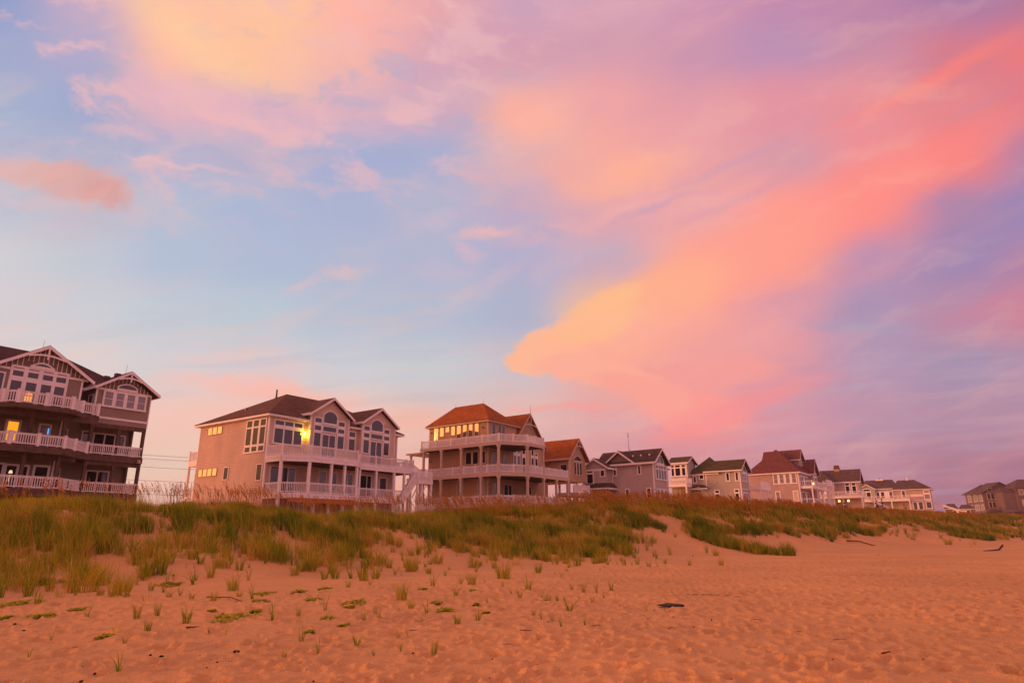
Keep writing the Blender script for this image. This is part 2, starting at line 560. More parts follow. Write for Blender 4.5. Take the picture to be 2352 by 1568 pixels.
def empty(name, loc, rz=0.0):
    o = bpy.data.objects.new(name, None)
    o.empty_display_size = 0.5
    link(o)
    o.location = loc
    o.rotation_euler = (0, 0, rz)
    return o


class MB:
    """collects shapes (local u, w, z) and builds them as one mesh object"""
    def __init__(self, zg=0.0):
        self.v = []
        self.f = []
        self.zg = zg

    def add(self, vs, fs):
        k = len(self.v)
        self.v += [tuple(p) for p in vs]
        self.f += [tuple(i + k for i in f) for f in fs]
        return self

    def box(self, x0, x1, y0, y1, z0, z1):
        x0, x1 = min(x0, x1), max(x0, x1)
        y0, y1 = min(y0, y1), max(y0, y1)
        z0, z1 = min(z0, z1), max(z0, z1)
        return self.add([(x0, y0, z0), (x1, y0, z0), (x1, y1, z0), (x0, y1, z0), (x0, y0, z1), (x1, y0, z1), (x1, y1, z1), (x0, y1, z1)],
                        [(0, 3, 2, 1), (4, 5, 6, 7), (0, 1, 5, 4), (1, 2, 6, 5), (2, 3, 7, 6), (3, 0, 4, 7)])

    def pan(self, face, c, a0, a1, z0, z1, d0, d1):
        """a box on a wall: face 'F' looks along -w at w=c, 'S' looks along -u at u=c; d0..d1 proud of it"""
        if face == 'F':
            return self.box(a0, a1, c - d1, c - d0, z0, z1)
        return self.box(c - d1, c - d0, a0, a1, z0, z1)

    def beam(self, p, q, w, h):
        p, q = Vector(p), Vector(q)
        d = (q - p).normalized()
        side = d.cross(Vector((0, 0, 1)))
        if side.length < 1e-4:
            side = Vector((1, 0, 0))
        side.normalize()
        up = side.cross(d).normalized()
        s, u = side * (w / 2), up * (h / 2)
        vs = [p - s - u, p + s - u, p + s + u, p - s + u, q - s - u, q + s - u, q + s + u, q - s + u]
        return self.add(vs, [(0, 3, 2, 1), (4, 5, 6, 7), (0, 1, 5, 4), (1, 2, 6, 5), (2, 3, 7, 6), (3, 0, 4, 7)])

    def prism(self, plan, z0, z1):
        n = len(plan)
        a = sum(plan[i][0] * plan[(i + 1) % n][1] - plan[(i + 1) % n][0] * plan[i][1] for i in range(n))
        if a < 0:
            plan = plan[::-1]
        vs = [(x, y, z0) for x, y in plan] + [(x, y, z1) for x, y in plan]
        fs = [tuple(range(n))[::-1], tuple(range(n, 2 * n))]
        fs += [(i, (i + 1) % n, n + (i + 1) % n, n + i) for i in range(n)]
        return self.add(vs, fs)

    def shape(self, face, c, pts, d0, d1):
        """outline pts (a, z) on a wall, d0..d1 proud"""
        n = len(pts)
        if face == 'F':
            A = [(a, c - d1, z) for a, z in pts]
            B = [(a, c - d0, z) for a, z in pts]
        else:
            A = [(c - d1, a, z) for a, z in pts]
            B = [(c - d0, a, z) for a, z in pts]
        return self.add(A + B, [tuple(range(n)), tuple(range(n, 2 * n))[::-1]] + [(i, n + i, n + (i + 1) % n, (i + 1) % n) for i in range(n)])

    def ringshape(self, face, c, outer, inner, d0, d1):
        """a band between two open outlines of equal length"""
        n = len(outer)
        def P(a, z, d):
            return (a, c - d, z) if face == 'F' else (c - d, a, z)
        for i in range(n - 1):
            vs = [P(*outer[i], d0), P(*outer[i + 1], d0), P(*inner[i + 1], d0), P(*inner[i], d0),
                  P(*outer[i], d1), P(*outer[i + 1], d1), P(*inner[i + 1], d1), P(*inner[i], d1)]
            self.add(vs, [(0, 1, 2, 3), (7, 6, 5, 4), (0, 4, 5, 1), (1, 5, 6, 2), (2, 6, 7, 3), (3, 7, 4, 0)])
        return self

    def cyl(self, p, q, r, n=8, r1=None):
        p, q = Vector(p), Vector(q)
        d = (q - p).normalized()
        a = d.cross(Vector((0, 0, 1)))
        if a.length < 1e-4:
            a = Vector((1, 0, 0))
        a.normalize()
        b = a.cross(d)
        r1 = r if r1 is None else r1
        vs = [p + (a * cos(2 * pi * i / n) + b * sin(2 * pi * i / n)) * r for i in range(n)]
        vs += [q + (a * cos(2 * pi * i / n) + b * sin(2 * pi * i / n)) * r1 for i in range(n)]
        return self.add(vs, [(i, (i + 1) % n, n + (i + 1) % n, n + i) for i in range(n)] + [tuple(range(n))[::-1], tuple(range(n, 2 * n))])

    def build(self, name, m, parent=None, bevel=0.0):
        me = bpy.data.meshes.new(name)
        me.from_pydata([(x, y, z - self.zg) for x, y, z in self.v], [], self.f)
        me.update()
        me.materials.append(m)
        o = bpy.data.objects.new(name, me)
        link(o, parent)
        import bmesh
        bm = bmesh.new()
        bm.from_mesh(me)
        bmesh.ops.recalc_face_normals(bm, faces=bm.faces)
        bm.to_mesh(me)
        bm.free()
        if bevel:
            b = o.modifiers.new('bevel', 'BEVEL')
            b.width = bevel
            b.segments = 1
        return o


def fastmesh(name, verts, quads, tris, m, attr=None):
    me = bpy.data.meshes.new(name)
    nv, nq, nt = len(verts), len(quads), len(tris)
    me.vertices.add(nv)
    me.vertices.foreach_set('co', np.asarray(verts, np.float32).ravel())
    loops = np.concatenate([np.asarray(quads, np.int32).ravel(), np.asarray(tris, np.int32).ravel()]) if nt else np.asarray(quads, np.int32).ravel()
    me.loops.add(len(loops))
    me.loops.foreach_set('vertex_index', loops)
    me.polygons.add(nq + nt)
    st = np.concatenate([np.arange(nq) * 4, nq * 4 + np.arange(nt) * 3]).astype(np.int32)
    me.polygons.foreach_set('loop_start', st)
    me.update(calc_edges=True)
    me.validate()
    if attr is not None:
        a = me.attributes.new('tint', 'FLOAT', 'POINT')
        a.data.foreach_set('value', np.asarray(attr, np.float32))
    me.materials.append(m)
    o = bpy.data.objects.new(name, me)
    link(o)
    return o


# ------------------------------------------------------------------ ground
def sand_mat():
    m = bpy.data.materials.new('dry_beach_sand')
    m.use_nodes = True
    m.node_tree.nodes.clear()
    t = NT(m.node_tree)
    bs = t.new('ShaderNodeBsdfPrincipled')
    out = t.new('ShaderNodeOutputMaterial')
    t.l.new(bs.outputs[0], out.inputs[0])
    bs.inputs['Roughness'].default_value = 0.95
    bs.inputs['Specular IOR Level'].default_value = 0.08
    ob = t.new('ShaderNodeTexCoord').outputs['Object']
    n1 = t.noise(ob, 0.16, 4, 0.6)
    n2 = t.noise(ob, 2.3, 5, 0.65)
    n3 = t.noise(ob, 42.0, 3, 0.7)
    c = t.mix(t.smooth(n1, 0.35, 0.65), (0.63, 0.332, 0.128), (0.75, 0.385, 0.140))
    c = t.mix(t.smooth(n2, 0.5, 0.75, 0, 0.35), c, (0.47, 0.25, 0.11))
    c = t.mix(t.smooth(t.noise(t.vmath('MULTIPLY', ob, (0.5, 0.9, 1.0)), 0.55, 4, 0.6), 0.52, 0.70, 0, 0.30), c, (0.50, 0.25, 0.13))
    c = t.mix(t.smooth(n3, 0.45, 0.8, 0, 0.5), c, (0.86, 0.52, 0.21))
    c = t.mix(t.smooth(t.noise(ob, 60.0, 2, 0.6), 0.62, 0.74, 0, 0.6), c, (0.24, 0.12, 0.06))
    t.put(bs.inputs['Base Color'], c)
    h = t.math('ADD', t.math('ADD', t.math('MULTIPLY', t.noise(ob, 9.0, 5, 0.6), 1.0), t.math('MULTIPLY', t.noise(ob, 4.6, 4, 0.6), 1.2)), t.math('MULTIPLY', n3, 0.25))
    b = t.new('ShaderNodeBump')
    b.inputs['Strength'].default_value = 0.9
    b.inputs['Distance'].default_value = 0.05
    t.put(b.inputs['Height'], h)
    t.put(bs.inputs['Normal'], b.outputs[0])
    return m


def build_ground():
    a_in = np.radians(np.arange(-44, 44.01, 0.115))
    a_out = np.radians(np.arange(48, 313, 4.0))
    A = np.concatenate([a_in, a_out])
    na = len(A)
    r = [0.3]
    while r[-1] < 62:
        r.append(r[-1] * 1.0062 + (0.05 if r[-1] < 6 else 0.0))
    while r[-1] < 620:
        r.append(r[-1] * 1.022)
    r = np.array(r)
    nr = len(r)
    RR, AA = np.meshgrid(r, A, indexing='ij')
    X = RR * np.sin(AA)
    Y = RR * np.cos(AA)
    Z = height(X, Y)
    # trampled sand: soft footprints and scuffs in the near beach
    s = X * SN + Y * CS
    n = -X * CS + Y * SN
    toe = np.interp(s, _S, _T)
    flat = np.clip((toe + 5 - n) / 6.0, 0.0, 1.0)
    Z += 0.055 * fbm(X / 0.8, Y / 0.8, 3) * (0.35 + 0.65 * flat) * np.clip(60 / (RR + 1), 0, 1)
    nin = len(a_in)
    da = a_in[1] - a_in[0]
    N = 9000
    k = 0
    rs = np.sqrt(rng.uniform(5.5 ** 2, 50 ** 2, N * 3))
    az = rng.uniform(-0.76, 0.76, N * 3)
    fx, fy = rs * np.sin(az), rs * np.cos(az)
    fn = -fx * CS + fy * SN
    for i in range(len(rs)):
        lim = 21.5 + 2.0 * math.sin(fx[i] * 0.3)
        if fn[i] > lim and rng.random() > 0.05:
            continue
        k += 1
        if k > N:
            break
        th = rng.normal(radians(48), 0.5) if rng.random() < 0.7 else rng.uniform(0, pi)
        L = rng.uniform(0.10, 0.19)
        W = rng.uniform(0.055, 0.11)
        dep = rng.uniform(0.022, 0.065)
        i0, i1 = np.searchsorted(r, [rs[i] - 0.5, rs[i] + 0.5])
        ja = (az[i] - a_in[0]) / da
        hw = 0.5 / rs[i] / da
        j0, j1 = max(0, int(ja - hw)), min(nin, int(ja + hw) + 1)
        if i1 <= i0 or j1 <= j0:
            continue
        dx = X[i0:i1, j0:j1] - fx[i]
        dy = Y[i0:i1, j0:j1] - fy[i]
        u = (dx * sin(th) + dy * cos(th)) / L
        v = (dx * cos(th) - dy * sin(th)) / W
        q = u * u + v * v
        Z[i0:i1, j0:j1] += -dep * np.exp(-q ** 1.4) + dep * 0.42 * np.exp(-((np.sqrt(q) - 1.55) / 0.42) ** 2)
    verts = np.stack([X, Y, Z], -1).reshape(-1, 3)
    idx = np.arange(nr * na).reshape(nr, na)
    jn = (np.arange(na) + 1) % na
    q = np.stack([idx[:-1, :], idx[1:, :], idx[1:, jn], idx[:-1, jn]], -1).reshape(-1, 4)
    c0 = len(verts)
    verts = np.concatenate([verts, [[0, 0, float(height(0, 0))]]])
    tr = np.stack([np.full(na, c0), idx[0], idx[0][jn]], -1)
    q = q[:, ::-1]
    tr = tr[:, ::-1]
    o = fastmesh('sand_ground', verts, q, tr, sand_mat())
    for p in (o.data.polygons,):
        p.foreach_set('use_smooth', [True] * len(p))
    tagp(o, kind='structure')


build_ground()


# ------------------------------------------------------------------ plants
def plant_mat(name, stops, trans=0.3):
    m = bpy.data.materials.new(name)
    m.use_nodes = True
    m.node_tree.nodes.clear()
    t = NT(m.node_tree)
    at = t.new('ShaderNodeAttribute', attribute_name='tint')
    c = t.ramp(at.outputs['Fac'], stops, 'LINEAR')
    d = t.new('ShaderNodeBsdfDiffuse')
    tr = t.new('ShaderNodeBsdfTranslucent')
    mx = t.new('ShaderNodeMixShader')
    mx.inputs[0].default_value = trans
    t.put(d.inputs[0], c)
    t.put(tr.inputs[0], c)
    t.l.new(d.outputs[0], mx.inputs[1])
    t.l.new(tr.outputs[0], mx.inputs[2])
    out = t.new('ShaderNodeOutputMaterial')
    t.l.new(mx.outputs[0], out.inputs[0])
    return m


GRASS = plant_mat('beach_grass_blades', [(0.0, (0.10, 0.17, 0.009)), (0.35, (0.27, 0.325, 0.012)), (0.65, (0.52, 0.40, 0.024)), (1.0, (0.74, 0.44, 0.11))])
OATS = plant_mat('sea_oat_heads', [(0.0, (0.24, 0.095, 0.012)), (0.5, (0.50, 0.20, 0.018)), (1.0, (0.74, 0.36, 0.06))], 0.35)
LEAF = plant_mat('creeper_leaves', [(0.0, (0.30, 0.33, 0.015)), (1.0, (0.62, 0.58, 0.05))], 0.2)
BUSH = plant_mat('waxy_shrub_leaves', [(0.0, (0.030, 0.035, 0.010)), (1.0, (0.10, 0.075, 0.022))], 0.15)


def blades(root, hgt, az, bend, wid, tint, face=None):
    """arrays -> verts, quads, tris, tints: one tapered, curved leaf per row"""
    n = len(root)
    if face is None:
        face = rng.uniform(0, 2 * pi, n)
    sd = np.stack([np.cos(face), np.sin(face), np.zeros(n)], -1) * (wid / 2)[:, None]
    ld = np.stack([np.cos(az), np.sin(az), np.zeros(n)], -1)
    upv = np.array([0, 0, 1.0])
    def pt(tt, k):
        return root + upv * (hgt * (tt - 0.25 * bend * tt * tt))[:, None] + ld * (hgt * bend * k)[:, None]
    m1, m2, tip = pt(0.4, 0.12), pt(0.75, 0.45), pt(1.0, 0.85)
    V = np.stack([root - sd, root + sd, m1 - sd, m1 + sd, m2 - sd * 0.7, m2 + sd * 0.7, tip], 1).reshape(-1, 3)
    b = np.arange(n)[:, None] * 7
    Q = np.concatenate([b + np.array([0, 1, 3, 2]), b + np.array([2, 3, 5, 4])], 0)
    T = b + np.array([4, 5, 6])
    return V, Q, T, np.repeat(tint, 7)


def merge(parts):
    V, Q, T, A = [], [], [], []
    k = 0
    for v, q, t_, a in parts:
        V.append(v)
        if len(q):
            Q.append(q + k)
        if len(t_):
            T.append(t_ + k)
        A.append(a)
        k += len(v)
    return (np.concatenate(V), np.concatenate(Q) if Q else np.zeros((0, 4), int), np.concatenate(T) if T else np.zeros((0, 3), int), np.concatenate(A))


# seaward edge of the grass, walked along the dune (s along the row, n inland)
EDGE = [(-60, 27), (-25, 27), (1.4, 24.6), (4, 24.6), (5, 26.4), (6, 28.8), (8.3, 30.4), (9.5, 29.6), (10, 27.0), (12.4, 26.3), (15.5, 29.6),
        (20, 32.4), (21.6, 31.2), (23, 30), (25, 28), (27, 26.2), (29.6, 27.3), (33.3, 28.4), (37, 31), (41, 34.3), (44.7, 35.2),
        (48.2, 34.3), (49.8, 33.6), (52, 33.5), (58.5, 32.6), (61, 33), (63, 31), (66, 30.4), (72, 32.3), (83, 32.3), (87, 34), (95, 34.7),
        (100, 34), (102, 30), (104, 27.2), (111, 28), (138, 31), (200, 31), (320, 31)]
ES = np.array([e[0] for e in EDGE])
EN = np.array([e[1] for e in EDGE])


def in_tongue(s, n):
    """the spit of grass that runs down onto the beach"""
    t = (n - 22.5) / (34 - 22.5)
    c = 43.3 + t * 6.0
    w = 0.35 + 1.7 * np.clip(t, 0, 1)
    return (t > 0) & (t < 1.1) & (np.abs(s - c) < w)


def tuft_cloud(cx, cy, hh, rad, nb, tint, wid, lean=0.25):
    """many tufts at once -> blade arrays"""
    n = len(cx)
    cnt = nb.astype(int)
    i = np.repeat(np.arange(n), cnt)
    m = len(i)
    th = rng.uniform(0, 2 * pi, m)
    rr = np.sqrt(rng.random(m)) * rad[i] * 0.55
    x = cx[i] + rr * np.cos(th)
    y = cy[i] + rr * np.sin(th)
    z = height(x, y) - 0.03
    bend = np.clip(rng.normal(0.45, 0.22, m), 0.05, 1.1) * (0.45 + 0.75 * rr / (rad[i] * 0.55 + 1e-6))
    ax = np.cos(th) * 0.8 - lean * 1.6 + rng.normal(0, 0.35, m)
    ay = np.sin(th) * 0.8 + rng.normal(0, 0.35, m)
    az = np.arctan2(ay, ax)
    h = hh[i] * rng.uniform(0.55, 1.12, m)
    tt = np.clip(tint[i] + rng.normal(0, 0.24, m), 0, 1)
    return blades(np.stack([x, y, z], -1), h, az, bend, wid[i] * rng.uniform(0.7, 1.25, m), tt)


def build_dune_grass():
    parts = []
    bands = [(-12, 30, 14, 30, 0.013), (30, 60, 13, 26, 0.019), (60, 110, 9.0, 22, 0.030), (110, 200, 3.6, 20, 0.05), (200, 320, 0.9, 20, 0.09)]
    for s0, s1, dens, nb, wd in bands:
        A = (s1 - s0) * 36
        N = int(A * dens)
        s = rng.uniform(s0, s1, N)
        n = rng.uniform(22, 58, N)
        edge = np.interp(s, ES, EN) + 2.6 * fbm(s / 2.6, n / 2.6, 3)
        spill = np.exp(-np.clip(edge - n, 0, 20) / 1.1) * (edge - n < 4.5) * (fbm(s / 1.3 + 7, n / 1.3, 2) > 0.02)
        ins = (n > edge) | in_tongue(s, n) | (rng.random(N) < 0.22 * spill)
        x = s * SN - n * CS
        y = s * CS + n * SN
        dist = np.hypot(x, y)
        patch = fbm(x / 3.3 + 40, y / 3.3, 3)
        clump = vnoise(x / 1.15 + 3.7, y / 1.15) * 0.6 + vnoise(x / 0.55, y / 0.55 + 8) * 0.4
        # thinner grass on the lee side and in blow-outs on the near slope
        near = np.clip(1 - (n - edge) / 7.0, 0, 1)
        keep = rng.random(N) < np.clip(1.15 - 0.45 * near * (s < 24) + 1.5 * patch, 0.1, 1)
        keep &= rng.random(N) < np.where(n > 50, 0.35, 1.0)
        keep &= ~((patch < -0.12) & (s > 4) & (n < np.where(s > 38, 37, 34)))
        az = np.degrees(np.arctan2(x, y))
        keep &= (y > 2) & (np.abs(az) < 50)
        keep &= rng.random(N) < np.clip((clump - 0.30) * 4.0, 0.30, 1.0)
        k = ins & keep
        x, y, s, n, patch, clump = x[k], y[k], s[k], n[k], patch[k], clump[k]
        h = rng.uniform(0.55, 0.85, len(x)) * (1 + 1.0 * patch) * np.clip(0.25 + 1.35 * clump, 0.4, 1.5) * (1 + (np.interp(s, [0, 8, 20, 60], [0.5, 0.4, 0.15, 0.1])) * (n < 35)) * np.where((n > 38) & (s < 34), 0.62, 1.0)
        h *= np.interp(n, [22, 30, 40, 58], [0.75, 0.95, 1.05, 0.9])
        tint = np.clip(0.40 + 1.9 * fbm(x / 1.6 + 9, y / 1.6, 3) + rng.normal(0, 0.13, len(x)) + 0.10 * (n < np.interp(s, ES, EN) + 1.5) * (s < 25), 0, 1)
        parts.append(tuft_cloud(x, y, h, rng.uniform(0.18, 0.36, len(x)), np.full(len(x), nb) * rng.uniform(0.6, 1.3, len(x)), tint, np.full(len(x), wd)))
    # tall dead and green stalks standing out of the mat
    N = 15000
    s = -12 + 150 * rng.random(N) ** 1.5
    n = rng.uniform(24, 48, N)
    ok = n > np.interp(s, ES, EN) + 0.4
    s, n = s[ok], n[ok]
    x, y = s * SN - n * CS, s * CS + n * SN
    m = len(x)
    dist = np.hypot(x, y)
    parts.append(blades(np.stack([x, y, height(x, y)], -1), rng.uniform(0.8, 1.45, m) * np.where((n > 38) & (s < 34), 0.6, 1.0), pi + rng.normal(0, 0.9, m), rng.uniform(0.1, 0.6, m), 0.006 + dist * 0.00022, np.clip(rng.normal(0.62, 0.28, m), 0, 1)))
    V, Q, T, A = merge(parts)
    tagp(fastmesh('beach_grass', V, Q, T, GRASS, A), 'olive and straw beach grass covering the dune', 'grass', kind='stuff')


def oat_arrays(x, y, h, wid, hw):
    n = len(x)
    root = np.stack([x, y, height(x, y)], -1)
    az = pi + rng.normal(0, 0.45, n)
    bend = rng.uniform(0.15, 0.42, n)
    face = rng.uniform(-0.7, 0.7, n)
    st = blades(root, h, az, bend, wid, np.full(n, 0.45) + rng.normal(0, 0.1, n), face)
    parts = [st]
    # drooping panicle near the tip: 14 flat spikelets each
    K = 16
    tt = np.linspace(0.72, 1.03, K)
    ld = np.stack([np.cos(az), np.sin(az), np.zeros(n)], -1)
    up = np.array([0, 0, 1.0])
    P = []
    for j, tv in enumerate(tt):
        kk = np.interp(tv, [0.75, 1.0, 1.05], [0.45, 0.85, 0.98])
        base = root + up * (h * (tv - 0.25 * bend * tv * tv))[:, None] + ld * (h * bend * kk)[:, None]
        sp = hw * np.sin(np.pi * (j + 1.2) / (K + 1.6)) * rng.uniform(0.6, 1.3, n)
        a2 = rng.uniform(0, 2 * pi, n)
        off = np.stack([np.cos(a2) * sp * 0.45 - 0.2 * sp, np.sin(a2) * sp * 0.45, -rng.uniform(0.0, 0.5, n) * sp], -1)
        c = base + off
        L = hw * rng.uniform(0.55, 0.95, n)
        fa = rng.uniform(-0.8, 0.8, n)
        sd = np.stack([np.cos(fa), np.sin(fa), np.zeros(n)], -1) * (L * 0.34)[:, None]
        ax = (off / (np.linalg.norm(off, axis=1)[:, None] + 1e-6) * 0.5 + np.array([-0.25, 0, 0.9])) * L[:, None]
        P.append(np.stack([c - ax * 0.6, c + sd, c + ax * 0.6, c - sd], 1))
    V = np.concatenate(P, 0).reshape(-1, 3)
    nq = n * K
    Q = np.arange(nq)[:, None] * 4 + np.array([0, 1, 2, 3])
    parts.append((V, Q, np.zeros((0, 3), int), np.clip(np.repeat(rng.normal(0.5, 0.22, nq), 4), 0, 1)))
    return merge(parts)


def build_oats():
    parts = []
    # (s0, s1, n0, n1, count, height, head size)
    for s0, s1, n0, n1, N, h0, hw, wd in [(-9, 3, 28, 36, 90, 1.35, 0.085, 0.010), (-6, 5, 34, 43, 260, 1.5, 0.09, 0.011), (5, 15, 38, 44, 230, 1.5, 0.085, 0.011),
                                          (13, 24, 39, 46, 230, 1.55, 0.09, 0.012), (22, 31, 40, 47, 260, 1.6, 0.095, 0.012), (29, 46, 38, 47, 560, 1.5, 0.10, 0.014), (27, 46, 34, 44, 260, 1.0, 0.085, 0.013),
                                          (44, 66, 37, 46, 1350, 1.5, 0.12, 0.018), (64, 96, 37, 45, 1300, 1.25, 0.13, 0.024),
                                          (94, 150, 36, 46, 1500, 0.95, 0.15, 0.03), (150, 240, 36, 46, 400, 1.0, 0.2, 0.06)]:
        s = rng.uniform(s0, s1, N)
        n = rng.normal((n0 + n1) / 2, (n1 - n0) / 4, N)
        x = s * SN - n * CS
        y = s * CS + n * SN
        keep = fbm(x / 2.0, y / 2.0 + 3, 2) + rng.normal(0, 0.12, N) > -0.10
        x, y = x[keep], y[keep]
        m = len(x)
        parts.append(oat_arrays(x, y, h0 * rng.uniform(0.72, 1.22, m), np.full(m, wd), hw * rng.uniform(0.7, 1.25, m)))
    V, Q, T, A = merge(parts)
    tagp(fastmesh('sea_oats', V, Q, T, OATS, A), 'rust orange sea oats with drooping seed heads along the dune crest', 'sea oats', kind='stuff')


def tuft_mesh(name, nb, h, rad, tint, wid, seed):
    global rng
    keep = rng
    rng = np.random.default_rng(seed)
    th = rng.uniform(0, 2 * pi, nb)
    rr = np.sqrt(rng.random(nb)) * rad
    root = np.stack([rr * np.cos(th), rr * np.sin(th), np.full(nb, -0.04)], -1)
    ax = np.cos(th) * 0.8 - 0.25 + rng.normal(0, 0.3, nb)
    ay = np.sin(th) * 0.8 + rng.normal(0, 0.3, nb)
    V, Q, T, A = blades(root, h * rng.uniform(0.4, 1.1, nb), np.arctan2(ay, ax), np.clip(rng.normal(0.36, 0.2, nb), 0.03, 1), np.full(nb, wid), np.clip(rng.normal(tint, 0.2, nb), 0, 1))
    rng = keep
    o = fastmesh(name, V, Q, T, GRASS, A)
    return o


TUFTS = [(-7.68, 14.14, 0.38, 0, ""), (-7.54, 14.65, 0.36, 0, ""), (-6.43, 12.25, 0.27, 0, ""), (-6.34, 13.48, 0.37, 0, ""), (-8.34, 20.35, 0.52, 1, ""), (-7.71, 17.69, 0.29, 5, ""), (-8.41, 18, 0.26, 2, ""), (-9.2, 18.98, 0.32, 2, ""), (-9.22, 18.42, 0.27, 2, ""), (-10.93, 20.69, 0.4, 2, ""), (-11.96, 21.73, 0.32, 2, ""), (-11.59, 19.28, 0.29, 5, ""), (-12.02, 18.86, 0.39, 3, ""), (-11.93, 18.13, 0.42, 4, ""), (-8.95, 14.56, 0.26, 3, ""), (-4.76, 13.72, 0.35, 3, ""), (-4.46, 14.35, 0.29, 2, ""), (-4.2, 15.41, 0.38, 3, ""), (-6.88, 18.14, 0.42, 3, ""), (-9.15, 23.63, 0.44, 3, ""), (-10.45, 23.56, 0.45, 1, ""), (-4.88, 8.76, 0.24, 3, ""), (-6.08, 10.96, 0.16, 2, ""), (-4.89, 11.91, 0.17, 4, ""), (-3.36, 11.06, 0.25, 2, ""), (-2.8, 10.06, 0.23, 3, ""), (-3.18, 9.76, 0.13, 2, ""), (-6.4, 11.61, 0.17, 4, ""), (-6.79, 11.94, 0.24, 4, ""), (-10.63, 18.54, 0.69, 5, ""), (-13, 21.62, 0.76, 5, ""), (-12.14, 23.41, 0.97, 0, ""), (-14.83, 20.84, 0.83, 1, ""), (-15.36, 22.49, 0.71, 0, ""), (-11.28, 22.74, 0.44, 4, ""), (-12.16, 22.39, 0.5, 3, ""), (-10.94, 25.52, 0.66, 5, ""), (-9.8, 24.27, 0.34, 4, ""), (-13.96, 21.81, 0.67, 0, ""), (-14.77, 23.29, 0.72, 1, ""), (-7.27, 27.36, 0.67, 5, ""), (-8.29, 27.41, 0.56, 1, ""), (-10.71, 23.06, 0.33, 2, ""), (-13.6, 20.81, 0.43, 4, ""), (-12.04, 17.38, 0.27, 4, ""), (-4.25, 11.64, 0.16, 4, ""), (-5.28, 12.1, 0.12, 3, ""), (-7.56, 11.44, 0.15, 3, ""), (-6.78, 9.86, 0.13, 3, ""), (-4.99, 24.69, 0.65, 1, ""), (-2.79, 17.25, 0.57, 1, ""), (-2.38, 16, 0.21, 5, ""), (-2.51, 21.22, 0.46, 2, ""), (-4.37, 28.97, 0.7, 5, ""), (-1.33, 21.73, 0.47, 1, ""), (-1.7, 21.79, 0.38, 2, ""), (-0.36, 24.61, 0.8, 1, ""), (-0.35, 20.63, 0.27, 2, ""), (1.05, 28.97, 0.56, 0, ""), (0.39, 19.4, 0.5, 2, ""), (-1.51, 17.89, 0.31, 2, ""), (0.15, 17.45, 0.26, 2, ""), (-0.08, 18.36, 0.2, 2, ""), (1.66, 19.71, 0.26, 2, ""), (1.96, 19.35, 0.38, 2, ""), (2.79, 19.73, 0.39, 2, ""), (2.33, 19.37, 0.34, 3, ""), (1.19, 14.85, 0.35, 2, ""), (0.83, 12.36, 0.24, 3, ""), (1.27, 12.5, 0.19, 3, ""), (0.53, 13.54, 0.2, 3, ""), (0.73, 13.26, 0.17, 3, ""), (0.4, 14.31, 0.19, 2, ""), (1.86, 16.45, 0.25, 2, ""), (1.74, 13.63, 0.18, 4, ""), (-1.13, 9.91, 0.26, 0, ""), (-2.36, 10.56, 0.23, 2, ""), (-2.93, 13.53, 0.27, 2, ""), (-2.97, 14.81, 0.29, 2, ""), (-2.67, 13.85, 0.18, 3, ""), (-1.86, 14.78, 0.29, 3, ""), (-1.77, 13.45, 0.21, 4, ""), (-1.05, 12.9, 0.22, 0, ""), (-0.71, 13.61, 0.24, 2, ""), (-1.63, 10.14, 0.16, 3, ""), (-1.72, 11.38, 0.17, 4, ""), (-1.87, 11.25, 0.15, 2, ""), (-1.96, 9.84, 0.13, 3, ""), (2.91, 15.17, 0.27, 4, ""), (-2.66, 26.47, 0.34, 2, ""), (0.78, 16.94, 0.22, 3, ""), (4.38, 19.1, 0.21, 4, ""), (-2.02, 33.48, 0.65, 5, ""), (-3.86, 34.29, 0.6, 5, ""), (-1.41, 35.23, 0.61, 4, ""), (-4.82, 27.72, 0.36, 2, ""), (1.61, 17.07, 0.19, 3, ""), (1.07, 17.01, 0.22, 3, ""), (1.25, 17.03, 0.22, 3, ""), (0.85, 16.95, 0.22, 2, ""), (0.7, 17.22, 0.19, 3, ""), (1.77, 25.26, 0.33, 4, ""), (1.68, 27.63, 0.3, 4, ""), (-0.97, 23.06, 0.25, 4, ""), (0.01, 34.9, 0.38, 4, ""), (-6.29, 32.79, 0.43, 4, ""), (-7.24, 33.58, 0.59, 1, ""), (-0.64, 16.48, 0.21, 3, ""), (-0.43, 16.92, 0.18, 4, ""), (-1.18, 16.12, 0.17, 4, ""), (-0.24, 15.42, 0.13, 4, ""), (0.12, 14.85, 0.13, 4, ""), (2.33, 17.87, 0.19, 3, ""), (3.58, 22.14, 0.19, 4, ""), (8.77, 41.8, 0.55, 2, ""), (10.42, 50.33, 0.56, 5, ""), (13.1, 54.59, 0.49, 2, ""), (13.32, 46.81, 0.84, 2, ""), (13.28, 44.54, 0.6, 5, ""), (46.08, 80.73, 1, 2, ""), (44.71, 78.6, 0.78, 2, ""), (46.2, 77.97, 0.98, 2, ""), (46.1, 78.84, 0.79, 2, ""), (54.02, 85.24, 0.87, 2, ""), (48.38, 75.16, 1, 1, ""), (49.5, 72.55, 0.95, 4, ""), (45.74, 67.71, 0.71, 4, ""), (55.4, 83.7, 0.87, 4, ""), (52.15, 87.03, 0.88, 5, ""), (4.88, 19.5, 0.3, 4, ""), (5.01, 19.21, 0.21, 4, ""), (19.23, 56.13, 0.64, 5, ""), (17.29, 47.98, 0.66, 5, "")]
